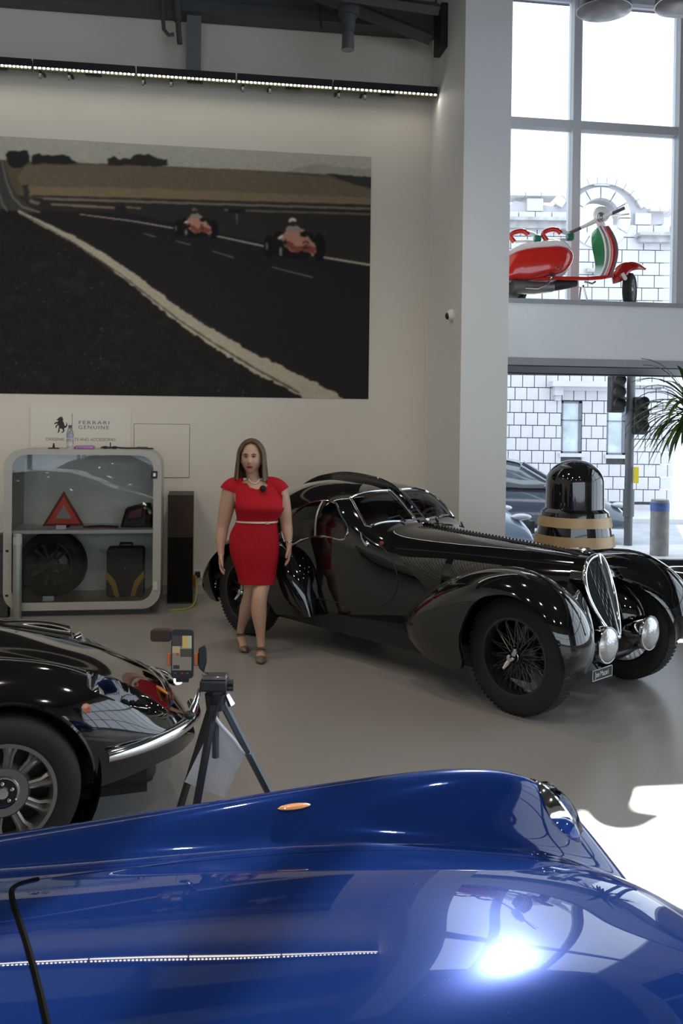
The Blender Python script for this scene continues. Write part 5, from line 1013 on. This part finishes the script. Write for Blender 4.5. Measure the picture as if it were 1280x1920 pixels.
# dress
DR = mat('red_crepe', (.40,.008,.018), .8, var=.05, scale=30, bump=.12, bscale=300, spec=.2)
dm = MB(); dm.loft([ering(q3(cx, py, dy), rx+.004, ry+.004, 40, 2.35) for py, cx, rx, ry, dy in TOR[2:]])
for L in ([(452,904,.008,.060),(441,906,.010,.069),(430,912,.012,.076),(424,922,.014,.077),(422,934,.016,.075)], [(494,903,.008,.058),(507,905,.010,.067),(518,911,.012,.072),(525,922,.016,.073),(528,932,.018,.072)]): limb(dm, L, 20)
for cx in (462, 504): dm.ell(q3(cx, 944, -.066), (.082,.066,.105), 24, 16)
neck = [q3(*p) for p in ((450,880),(458,898),(464.5,905),(466,908),(481,911.5),(487,909.5),(501,905),(494,897),(497,880))]; npoly = [(p.x, p.z) for p in neck]
zsl, zsr = q3(0, 917).z, q3(0, 912).z
def dcut(c):
    if inpoly(np.array([c.x]), np.array([c.z]), npoly)[0] and c.y < .09: return True
    if math.hypot(c.x-q3(472,0).x, c.y-.005) < .075 and c.z > q3(0, 903).z: return True
    l1 = q3(416,912); l2 = q3(446,921)
    if c.x < q3(446,0).x and c.z < l1.z+(l2.z-l1.z)*(c.x-l1.x)/(l2.x-l1.x) and c.z > q3(0, 945).z and c.x < q3(441,0).x: return True
    r1 = q3(520,920); r2 = q3(535,910)
    if c.x > q3(521,0).x and c.z < r1.z+(r2.z-r1.z)*(c.x-r1.x)/(r2.x-r1.x) and c.z > q3(0, 945).z: return c.x > q3(527.5,0).x or c.z > q3(0,922).z and c.x > q3(525,0).x
    return c.z < q3(0, 1089.5).z
dress = remeshed(dm, 'dress', DR, .0038, wo, 14, dcut)
# belt
br = [ering(q3(479, py, .0), .158+.009, .112+.009, 44, 2.35) for py in (970.8, 972.6, 974.2)]
for r_ in br:
    for i, p in enumerate(r_): r_[i] = (p[0], p[1], p[2]-.012*(p[0]+.1)/.3*0)
MB().loft(br, cap=False).build('belt', mat('pale_belt', (.70,.58,.46), .35, metal=.3), wo)
o = MB().cbox(q3(501, 973, -.112), (.035,.012,.024)).build('belt_buckle', mat('gold_buckle', (.75,.62,.40), .25, metal=.9), wo, bevel=.004)
# hair
HR = mat('brown_hair', (.095,.055,.027), .5, var=.5, scale=60, bump=.25, bscale=90)
for n_ in [n_ for n_ in HR.node_tree.nodes if n_.type == 'TEX_NOISE']:
    mp = HR.node_tree.nodes.new('ShaderNodeMapping'); mp.inputs['Scale'].default_value = (1, 1, .06); src = n_.inputs['Vector'].links[0].from_socket; HR.node_tree.links.new(src, mp.inputs['Vector']); HR.node_tree.links.new(mp.outputs[0], n_.inputs['Vector'])
rows = []
for i in range(25):
    v = i/24; r_ = []
    zt = HC.z+.144*math.cos(min(v*2.2, 1)*math.pi/2) if v < .4545 else HC.z-(v-.4545)/.5455*.158
    rad = math.sin(min(v*2.2, 1)*math.pi/2); fl = 1+.16*max(0, v-.45)/.55
    op = 0.0 if v < .20 else R(38)+R(17)*min(1, (v-.20)/.2)-R(9)*max(0, v-.5)
    for k in range(49):
        lo = op+(2*math.pi-2*op)*k/48; x = math.sin(lo); y = -math.cos(lo)
        yy = y*.116*rad*(1.0 if y > 0 else .96); zz = zt+.008*math.sin(lo*17)*(.3 if v > .4 else .12)*0
        r_.append((HC.x+x*.104*rad*fl*(1+.012*math.sin(lo*23+v*3)), HC.y+.008+yy*(1+.02*math.sin(lo*19)), zz-(0.012*abs(x) if v > .95 else 0)))
    rows.append(r_)
o = MB().grid(rows).build('hair', HR, wo, sharp=0); so = o.modifiers.new('s', 'SOLIDIFY'); so.thickness = .014; so.offset = -1
# face
def fp(x, z, dy=0): return (HC.x+x*1.05, HC.y-.090+dy, HC.z+z*1.10)
for sg in (-1, 1):
    e_ = MB().ell(fp(sg*.030-.005, .012, .012), (.0115,.009,.0058), 14, 8).build('eye', mat('eye_white', (.36,.33,.31), .3), wo); MB().ell(fp(sg*.030-.005, .012, .0035), (.0058,.003,.0062), 10, 6).build('iris', mat('iris', (.05,.045,.035), .15), e_)
    MB().tube([fp(sg*.014-.004,.029,.000), fp(sg*.032-.004,.034,.006), fp(sg*.048-.004,.028,.016)], [.0036,.0044,.0026], 6).build('eyebrow', mat('brow', (.09,.055,.035), .7), wo)
    MB().tube([fp(sg*.016-.005,.014,.008), fp(sg*.030-.005,.021,.001), fp(sg*.046-.005,.014,.012)], .0026, 5).build('eyelashes', mat('lash', (.03,.02,.018), .7), wo)
MB().loft([[fp(-.005+x, -.058+z, dy) for x, z in ((-.025*s_,.002),(-.010*s_,.006*s_),(0,.004*s_),(.010*s_,.006*s_),(.025*s_,.002),(.012*s_,-.008*s_),(0,-.010*s_),(-.012*s_,-.008*s_))] for s_, dy in ((1.0,.006),(.95,-.004),(.5,-.008))]).build('lips', mat('lipstick', (.24,.022,.022), .35), wo)
# jewellery, microphone, shoes
nk = [q3(px, py, dy) for px, py, dy in ((463.5,893.5,-.046),(467,898,-.056),(472,900.5,-.062),(478,900.5,-.063),(482,897,-.055),(484,893,-.046))]; pe = MB(); 
for p in curve([tuple(p) for p in nk], 26): pe.ell(tuple(p), .0045, 8, 5)
pe.build('necklace', mat('pearl', (.72,.68,.62), .25), wo)
for sg, px in ((-1,449),(1,487.5)): MB().ell(q3(px, 862, -.03), .0065, 8, 6).build('earring', mat('pearl_stud', (.72,.68,.62), .25), wo)
MB().ell(q3(492, 909.5, -.125), (.027,.024,.026), 16, 10).build('microphone', mat('foam', (.006,.006,.006), .9, bump=.5, bscale=150), wo)
w = q3(539, 1010, -.011); MB().tube([(w.x+.032*math.cos(a), w.y+.034*math.sin(a), w.z+.004*math.cos(a)) for a in np.linspace(0, 2*math.pi, 20, endpoint=False)], .005, 6, True).build('bracelet', M['chrome'], wo)
SH = mat('bronze_leather', (.23,.16,.10), .35, metal=.3)
for an, toe, d_ in ((a1, t1, d1), (a2, t2, d2)):
    an = Vector(an); toe = Vector(toe); hl = an-d_*.04; hl.z = an.z-.055
    sp_ = [hl+Vector((0,0,-.012)), an+d_*.02+Vector((0,0,-.085)), an+(toe-an)*.55+Vector((0,0,-.045)), toe-d_*.03+Vector((0,0,-.012)), toe+d_*.02+Vector((0,0,-.010))]
    sp_[3].z = max(sp_[3].z, .008); sp_[4].z = .010
    so = MB().tube(sp_, [.030,.032,.040,.038,.010], 12, flat=.28).build('shoe', SH, wo)
    lat = Vector((d_.y, -d_.x, 0)); b = MB()
    for f_ in (0.0, .33, .66, 1.0): pass
    tc_ = toe-d_*.032; b.loft([[tc_+lat*(math.cos(a)*w_)+d_*o2+Vector((0,0,max(-.012, math.sin(a)*h_))) for a in np.linspace(0, 2*math.pi, 16, endpoint=False)] for o2, w_, h_ in ((-.045,.041,.034),(-.02,.042,.036),(.015,.036,.030),(.045,.022,.018),(.062,.006,.006))]); b.build('toe_cap', SH, so)
    MB().tube([hl+Vector((0,0,-.005)), Vector((hl.x, hl.y, 0))-d_*.008], [.016,.006], 8).build('stiletto_heel', SH, so)
    MB().tube([an+d_*.03*math.cos(a)+lat*.034*math.sin(a)+Vector((0,0,-.03)) for a in np.linspace(0, 2*math.pi, 18, endpoint=False)], .0045, 6, True).build('ankle_strap', SH, so)
# ================================================================== SCOOTER on the ledge
sY = 10.85; sc0 = P(1070, 556, sY); scr = thing('motor_scooter', 'vintage red white and green scooter parked on the ledge', 'scooter', (sc0.x, sc0.y, LT))
sinv = WM[scr.name].inverted(); SS = CF/sY
def s3(px, py, dy=0.0): return P(px, py, sY+dy)
GRD = LT
def sb(mb, nm, mt, **k): return mb.build(nm, mt, scr, True, **k)
# side panel (pillow outline) and body
pan = curve([(925,530),(932,500),(950,480),(985,466),(1030,461),(1060,463),(1074,475),(1072,492),(1060,508),(1030,517),(990,526),(950,527)], 60, True)
cxp, cyp = pan.mean(0)
def pillow(mb, poly, y0, y1, steps=((1,0),(.985,.35),(.93,.7),(.8,.9),(.5,1.0))):
    c = poly.mean(0); rings = [[s3(c[0]+(p[0]-c[0])*.98, c[1]+(p[1]-c[1])*.98, y0+.30) for p in poly]]
    for s_, d in steps: rings.append([s3(c[0]+(p[0]-c[0])*s_, c[1]+(p[1]-c[1])*s_, y0+(y1-y0)*d) for p in poly])
    return mb.loft(rings)
o = sb(pillow(MB(), pan, 0.02, -.13), 'side_panel', M['red'], sharp=50)
# script on the panel
wv = MB()
for k in range(7): x = 1003+k*9; wv.tube([s3(x, 505, -.118), s3(x+2, 500 if k not in (0,5) else 497, -.122), s3(x+5, 505, -.118), s3(x+9, 504.5-k*.2, -.118)], .0032, 5)
sb(wv, 'panel_script', M['alu'])
bod = curve([(930,505),(945,476),(985,456),(1030,450),(1060,453),(1070,466),(1070,495),(1060,512),(940,520)], 50, True)
rings = [[s3(bod.mean(0)[0]+(p[0]-bod.mean(0)[0])*s_, bod.mean(0)[1]+(p[1]-bod.mean(0)[1])*s_, d) for p in bod] for s_, d in ((.97,.30),(1,.25),(1,.06),(.97,.02))]; sb(MB().loft(rings), 'frame_cover', M['white'], sharp=50)
# two saddles: red nose loop, white rail, green grip strap
for x0, y0 in ((956,455),(1017,452)):
    sw_ = curve([(x0+8,y0-1),(x0+1,y0-14),(x0+14,y0-21),(x0+28,y0-20),(x0+34,y0-14)], 16); sd_ = MB(); sd_.tube([s3(*p, .10) for p in sw_], [.03]*16, 10, flat=1.0); s1 = sb(sd_, 'saddle', M['red'])
    w2 = curve([(x0+18,y0-20),(x0+36,y0-18),(x0+50,y0-11),(x0+56,y0-4)], 10); b = MB(); b.tube([s3(*p, .12) for p in w2], .026, 8); b.build('saddle_rail', M['white'], s1, True)
    b = MB(); b.tube([s3(x0+10,y0-2,.12), s3(x0+30,y0-3,.12), s3(x0+54,y0-2,.12)], .018, 8); b.build('saddle_base', M['white'], s1, True)
    b = MB(); p = s3(x0+51, y0-7, .10); b.cbox(p, (.075,.12,.075)); b.build('green_grip', mat('dark_green', (.008,.16,.10), .4), s1, True, bevel=.01)
# floorboard, legshield
b = MB(); b.loft([[s3(px, py, d) for px, py, d in ((x,y-4,-.05),(x,y-4,.30),(x,y+3,.30),(x,y+3,-.05))] for x, y in ((1000,524),(1040,522),(1100,523),(1128,521),(1150,517))]); sb(b, 'floorboard', M['red'], bevel=.01)
top_ = [(1112,434,.26),(1122,427,.2),(1130,424,.10),(1138,424,.0),(1146,428,-.10)]
# three stripes across, profile bends outwards at mid height
def legcol(f):    # f 0..1 across the shield from far-left to right edge
    a = [(1110,437),(1109,452),(1113,478),(1116,500),(1114,519)]; c = [(1140,424),(1150,440),(1158,470),(1153,498),(1144,521)]; m = [(1122,424),(1130,440),(1136,470),(1133,500),(1124,520)]
    r_ = []
    for k in range(5):
        if f < .5: p = np.array(a[k])+(np.array(m[k])-np.array(a[k]))*f*2
        else: p = np.array(m[k])+(np.array(c[k])-np.array(m[k]))*(f-.5)*2
        r_.append((p[0], p[1], .26-.36*f))
    return curve(r_, 20)
for f0, f1, nm, mt in ((0,.46,'green_stripe',M['green']),(.46,.56,'white_stripe',M['white']),(.56,.62,'silver_rib',M['alu']),(.62,.74,'white_stripe',M['white']),(.74,.90,'red_stripe',M['red']),(.90,1.0,'shield_edge',mat('dark_edge',(.12,.06,.06),.4))):
    g_ = []
    for f in np.linspace(f0, f1, 6): g_.append([s3(x, y, d-(.03*math.sin((f-f0)/(f1-f0)*math.pi) if nm != 'green_stripe' else 0)) for x, y, d in legcol(f)])
    o = sb(MB().grid(g_), 'legshield_'+nm, mt, sharp=0); so = o.modifiers.new('s', 'SOLIDIFY'); so.thickness = .012; so.offset = 0
# steering column, handlebars
cl = s3(1124, 418, .08); sb(MB().tube([s3(1128,425,.1), s3(1122,410,.09)], [.045,.05], 14), 'head_column', M['white'])
hbL, hbR = s3(1067,437,.28), s3(1170,390,-.2); o = sb(MB().tube([hbL+(hbR-hbL)*.22, cl+(hbR-hbL)*.0+Vector((0,0,.05)), hbL+(hbR-hbL)*.80], [.018,.035,.018], 10), 'handlebar', M['white'])
for a_, c_ in ((0,.22),(.80,1.0)): b = MB(); b.tube([hbL+(hbR-hbL)*a_, hbL+(hbR-hbL)*c_], .02, 10); b.build('grip', mat('grey_grip', (.10,.10,.10), .6), o, True)
b = MB(); b.tube([hbL+(hbR-hbL)*.76+Vector((0,0,-.02)), hbL+(hbR-hbL)*1.0+Vector((.04,-.05,-.08))], .008, 6); b.build('brake_lever', M['chrome'], o, True)
b = MB(); b.ell(cl+Vector((0,-.03,.06)), (.055,.05,.06), 14, 10); b.build('speedometer', mat('speedo', (.45,.47,.5), .2, metal=.6), o, True)
sb(MB().ell(s3(1127,402,.16), (.10,.09,.10), 18, 12), 'headlamp_shell', M['white'])
# front fender, fork, wheel
fen = [(1148,524,.02),(1150,512,.05),(1162,497,.07),(1180,492,.07),(1196,495,.06),(1210,505,.025)]
lo_ = [(1150,532),(1158,530),(1172,522),(1181,510),(1192,506),(1209,506)]
cc = curve(fen, 24); lc = curve(lo_, 24); rows = []
for i in range(24):
    x, y, w_ = cc[i]; w_ *= 1.3; lx, ly = lc[i]; rows.append([s3(lx, ly, .1-w_-.02), s3((x+lx)/2, (y+ly)/2, .1-w_-.02), s3(x, y+1, .1-w_*.7), s3(x, y-1, .1), s3(x, y+1, .1+w_*.7), s3((x+lx)/2, (y+ly)/2, .1+w_+.02), s3(lx, ly, .1+w_+.02)])
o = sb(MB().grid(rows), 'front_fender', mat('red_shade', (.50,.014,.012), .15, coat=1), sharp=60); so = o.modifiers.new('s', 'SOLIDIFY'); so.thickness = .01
for dd in (-.03, .23): sb(MB().tube([s3(1166,512,dd), s3(1176,530,dd), s3(1184,546,dd)], [.02,.028,.024], 10), 'fork_leg', M['white'])
wc = s3(1180, 540, .1); wc.z = GRD+.205
def swheel(c, yaw):
    Mw = Matrix.Translation(c) @ Matrix.Rotation(yaw, 4, 'Z') @ Matrix.Rotation(R(90), 4, 'X'); w = sb(MB().lathe([(.13,-.045),(.17,-.055),(.20,-.035),(.205,0),(.20,.035),(.17,.055),(.13,.045)], 32, Mw, cap=False), 'wheel', M['rubber']); b = MB(); b.lathe([(.0,.05),(.05,.05),(.06,.03),(.13,.045),(.135,-.045),(.06,-.03),(0,-.05)], 28, Mw); b.build('wheel_disc', M['grey'], w, True)
swheel(wc, R(62)); rc = s3(957, 538, .1); rc.z = GRD+.205; swheel(rc, 0)
# engine, exhaust, kick start, stand
en = MB(); en.ell(s3(976,536,.0), (.13,.10,.085), 16, 10); en.tube([s3(960,538,-.06), s3(1000,540,-.02), s3(1035,538,.05)], [.085,.075,.06], 12); sb(en, 'engine', mat('engine_alloy', (.22,.22,.21), .4, metal=.7, bump=.5, bscale=30))
sb(MB().tube([s3(1010,533,.1), s3(1040,534,.1), s3(1080,530,.12)], [.06,.075,.05], 14), 'silencer', mat('black_exhaust', (.03,.03,.033), .4))
sb(MB().tube([s3(985,539,-.12), s3(1008,540,-.14), s3(1025,533,-.14), s3(1035,519,-.14)], [.014,.014,.014,.012], 8), 'kick_starter', M['chrome']); sb(MB().cbox(s3(1036,515,-.14), (.05,.06,.03)), 'kick_pedal', M['blackplain'], bevel=.005)
p = s3(1093,535,.1); sb(MB().tube([p, Vector((p.x+.05, p.y-.06, GRD))], .012, 8).tube([p+Vector((0,.1,0)), Vector((p.x+.0, p.y+.2, GRD))], .012, 8), 'centre_stand', M['chrome'])
sb(MB().tube([s3(1095,528,-.02), s3(1110,532,-.04), s3(1116,528,-.03)], .012, 6), 'brake_pedal', M['chrome'])
# ================================================================== DOMED PILLAR (plain stand-in)
kY = 8.3; kp = P(1076, 1000, kY); kr = thing('display_pillar', 'glossy black domed display pillar with two tan bands by the shop window', 'display pillar', (kp.x, kY, 0)); ks = CF/kY
zz = lambda py: P(1076, py, kY).z
MB().lathe([(.42,0),(.42,.1),(.37,.12),(.345,zz(1012)),(.30,zz(958)),(.262,zz(952)),(.258,zz(905))], 48, cap=False).build('body', mat('pillar_black', (.008,.008,.009), .08, coat=1), kr)
zd = zz(905); MB().lathe([(.258*math.cos(a), zd+(zz(862)-zd)*math.sin(a)) for a in np.linspace(0, 1.55, 14)], 48).build('dome', mat('dome_black', (.008,.008,.009), .06, coat=1), kr)
for py0, py1, ra, rb in ((966,984,.318,.335),(1000,1020,.350,.362)): MB().lathe([(ra-.01,zz(py0)),(ra,zz(py0)),(rb,zz(py1)),(rb-.02,zz(py1))], 48, cap=False).build('tan_band', M['tan'], kr)
# ================================================================== PALM at the right edge
pY = 8.9; pc_ = P(1296, 770, pY); pt = thing('potted_palm', 'green potted palm with drooping blades at the right edge', 'plant', (pc_.x, pY, 0)); hp2 = pc_.z
MB().lathe([(.0,0),(.17,0),(.22,.42),(.23,.45),(.20,.45),(.19,.40),(0,.40)], 28).build('pot', mat('dark_pot', (.04,.04,.045), .5), pt); MB().tube([(0,0,.38),(.02,.01,hp2*.5),(0,0,hp2)], [.045,.035,.03], 10).build('trunk', mat('trunk', (.16,.11,.06), .8, bump=.5), pt)
lfm = [mat('palm_leaf', (.035,.10,.022), .4, var=.3, scale=8), mat('palm_leaf_pale', (.10,.17,.03), .4, var=.3, scale=8)]
random.seed(11)
for i in range(84):
    a = random.uniform(0, 2*math.pi) if i > 30 else random.uniform(math.pi*.75, math.pi*1.35); el = random.uniform(-.5, 1.25); L = random.uniform(.45, .75); w_ = random.uniform(.018, .030); d = Vector((math.cos(a)*math.cos(el), math.sin(a)*math.cos(el), math.sin(el))); p = Vector((0,0,hp2-.02+random.uniform(-.12,.06))); L1, L2 = [], []; lat = Vector((-math.sin(a), math.cos(a), 0)); v = d.copy()
    for k in range(9):
        q = k/8; ww = w_*(math.sin(math.pi*min(1, q*.9+.12))**.7 if k < 8 else .03); L1.append(p-lat*ww+Vector((0,0,.004))); L2.append(p+lat*ww+Vector((0,0,.004))); p = p+v*(L/8); v = (v+Vector((0,0,-.17-.12*q))).normalized()
    b = MB(); b.grid([L1, [(x+y)/2-Vector((0,0,.006)) for x, y in zip(L1, L2)], L2]); b.build('leaf', lfm[i % 4 == 0], pt, sharp=0)
# ================================================================== TRIPOD WITH PHONE
tY = 2.85; tp = P(402, 1290, tY); tr = thing('camera_tripod', 'black camera tripod holding a phone behind the blue car', 'tripod', (tp.x, tY, 0)); ts_ = CF/tY
def t3(px, py, dy=0.0): return P(px, py, tY+dy)
def tb(mb, nm, mt, par=None, **k): return mb.build(nm, mt, par or tr, True, **k)
tm = mat('tripod_black', (.015,.015,.017), .4); tg = mat('tripod_grey', (.09,.10,.105), .4, metal=.4)
def legline(a, b2, dya, dyb):
    p, q = t3(*a, dya), t3(*b2, dyb); k = (p.z-0.0)/(p.z-q.z); return p, p+(q-p)*k
for a, c, da, db, mt in (((398,1318),(345,1490),.03,.14,tm),((402,1322),(372,1490),-.03,-.09,tm),((418,1318),(496,1470),.03,.04,tg)):
    p, q = legline(a, c, da, db); m = p+(q-p)*.5; l_ = tb(MB().tube([p, m], .0135, 6), 'leg', mt, sharp=20); tb(MB().tube([m, q], .0105, 6), 'lower_leg', tg, l_, sharp=20); tb(MB().cyl(m+(p-m)*.03, m+(q-m)*.03, .017, n=10), 'leg_lock', tm, l_); tb(MB().ell(q+Vector((0,0,.01)), .013, 8, 6), 'rubber_foot', M['rubber'], l_)
tb(MB().tube([t3(404,1300), t3(404,1330)], [.034,.028], 14), 'crown', tm); tb(MB().tube([t3(404,1320), t3(404,1420)], .011, 10), 'centre_column', tg)
tb(MB().cyl(t3(402,1290), t3(402,1304), .024, n=16), 'head_base', tm)
tb(MB().cbox((t3(402,1282)+t3(402,1282))/2, (.084,.07,.035)), 'pan_head', tm, bevel=.006); o = tb(MB().cbox(t3(404,1268), (.075,.062,.012)), 'quick_plate', mat('plate_gloss', (.10,.10,.10), .2, coat=1), bevel=.008)
tb(MB().tube([t3(374,1292,-.02), t3(366,1318,-.05), t3(358,1336,-.07)], [.006,.009,.011], 10), 'pan_handle', M['chrome']); tb(MB().ell(t3(355,1341,-.08), (.016,.014,.014), 12, 8), 'handle_end', tm)
for px, py in ((434,1280),(434,1290)): tb(MB().cyl(t3(425,py), t3(437,py), .010, n=12), 'knob', tm)
tb(MB().tube([t3(425,1302), t3(434,1322)], [.008,.012], 8), 'tilt_lever', M['chrome'])
# phone clamp
clp = tb(MB().loft([[t3(x, y, d) for x, y in ((372,1216),(384,1208),(388,1216),(388,1240),(382,1262),(372,1252))] for d in (-.015,.015)]), 'phone_clamp', tm, bevel=.004); tb(MB().tube([t3(380,1262), t3(392,1270)], .008, 8), 'clamp_foot', M['chrome'], clp)
og = mat('orange_pad', (.55,.16,.05), .5)
for px in (317, 368): tb(MB().cbox(t3(px,1236,.0), (.012,.018,.04)), 'clamp_pad', og, clp, bevel=.003)
tb(MB().cbox(t3(342,1273,.006), (.04,.018,.018)), 'clamp_base', tm, clp, bevel=.003)
ph_ = t3(342, 1226, -.008); pho = thing('smartphone', 'smartphone clamped upright on the tripod filming the showroom', 'phone', (ph_.x, ph_.y, ph_.z-.075))
def pb_(mb, nm, mt, par=None, **k): return mb.build(nm, mt, par or pho, True, **k)
hw, hh_ = .0345, .0755
XZp = lambda y: Matrix(((1,0,0,ph_.x),(0,0,1,y),(0,1,0,ph_.z),(0,0,0,1)))
pb_(MB().prism(rrect(-hw, hw, -hh_, hh_, .010, 5), .009, XZp(ph_.y-.0045)), 'case', tm, sharp=40)
scr_ = [((-.031,-.066,.031,.066),(26,26,24),.0)]
def sq(x0, z0, x1, z1, c, y, es=.55):
    m = mat('screen_print', tuple(v*.02 for v in S(*c)), .4, var=0, emit=S(*c), es=es); pb_(MB().box((ph_.x+x0, ph_.y-.0046-y, ph_.z+z0), (ph_.x+x1, ph_.y-.0045-y, ph_.z+z1)), 'screen_area', m, sharp=0)
sq(-.031,-.066,.031,.066,(26,26,24),.0)
for x0, z0, x1, z1, c in ((-.031,-.050,.029,.058,(126,120,108)),(-.031,.025,.0,.058,(60,56,50)),(.0,.020,.017,.058,(190,165,95)),(.017,.02,.029,.058,(170,175,150)),(-.031,.004,-.008,.025,(176,158,112)),(-.006,-.008,.029,.016,(36,36,36)),(-.028,-.046,-.008,-.034,(50,48,46)),(-.018,-.004,-.011,.018,(190,30,26)),(-.003,-.062,.003,-.056,(150,20,20)),(-.024,-.061,-.018,-.057,(90,90,90)),(.014,-.061,.020,-.057,(90,90,90))): sq(x0, z0, x1, z1, c, .0003+.0001*len(bpy.data.materials) % .0005)
c = t3(303, 1191, .0); pm4 = MB(); pm4.prism(rrect(-.034, .030, -.019, .019, .010, 4), .030, Matrix(((1,0,0,c.x),(0,0,1,c.y-.01),(0,1,0,c.z),(0,0,0,1)))); tag(pm4.build('phone_microphone', mat('brown_foam', (.045,.025,.018), .8), bevel=.004), 'brown foam shotgun microphone clipped beside the phone', 'microphone')
# paper hanging on the tripod
gp = []
for i in range(13):
    v = i/12; r_ = []
    for j in range(13):
        u = j/12; A_ = np.array([402,1352.])*(1-u)+np.array([463,1408.])*u; B_ = np.array([346,1466.])*(1-u)+np.array([420,1496.])*u
        p = A_*(1-v)+B_*v; r_.append(t3(p[0], p[1], .035+.03*math.sin(u*3)*v+.015*math.sin(v*5)))
    gp.append(r_)
pa = MB(); pa.grid(gp); ppm = mat('paper_sheet', (.80,.82,.84), .5, var=.02); o = pa.build('paper_sheet', ppm, sharp=0); so = o.modifiers.new('s', 'SOLIDIFY'); so.thickness = .0008; tag(o, 'white sheet of paper in a sleeve hanging between the tripod legs', 'paper')
n = ppm.node_tree; tr_ = n.nodes.new('ShaderNodeBsdfTranslucent'); tr_.inputs[0].default_value = (.8,.82,.85,1); mxs = n.nodes.new('ShaderNodeMixShader'); mxs.inputs[0].default_value = .5; n.links.new(n.nodes['Principled BSDF'].outputs[0], mxs.inputs[1]); n.links.new(tr_.outputs[0], mxs.inputs[2]); n.links.new(mxs.outputs[0], n.nodes['Material Output'].inputs[0])
cb_ = MB(); cp = curve([tuple(t3(*p)) for p in ((398,1335,-.03),(408,1352,-.02),(425,1372,.0),(445,1396,.02),(458,1410,.03),(470,1412,.03))], 30); cb_.tube([tuple(p) for p in cp], .006, 8); tag(cb_.build('white_cord', mat('white_cord', (.7,.7,.72), .4)), 'white looped cord draped along the tripod leg', 'cord')
cb_ = MB(); cp = curve([tuple(t3(*p)) for p in ((412,1318,-.04),(404,1338,-.05),(398,1356,-.05),(394,1378,-.045))], 20); cb_.tube([tuple(p) for p in cp], .003, 6); cp = curve([tuple(t3(*p)) for p in ((416,1325,-.03),(422,1345,-.03),(427,1362,-.03),(424,1372,-.02))], 16); tag(cb_.build('tripod_strap', tm), 'thin black wrist strap hanging from the tripod crown', 'strap')
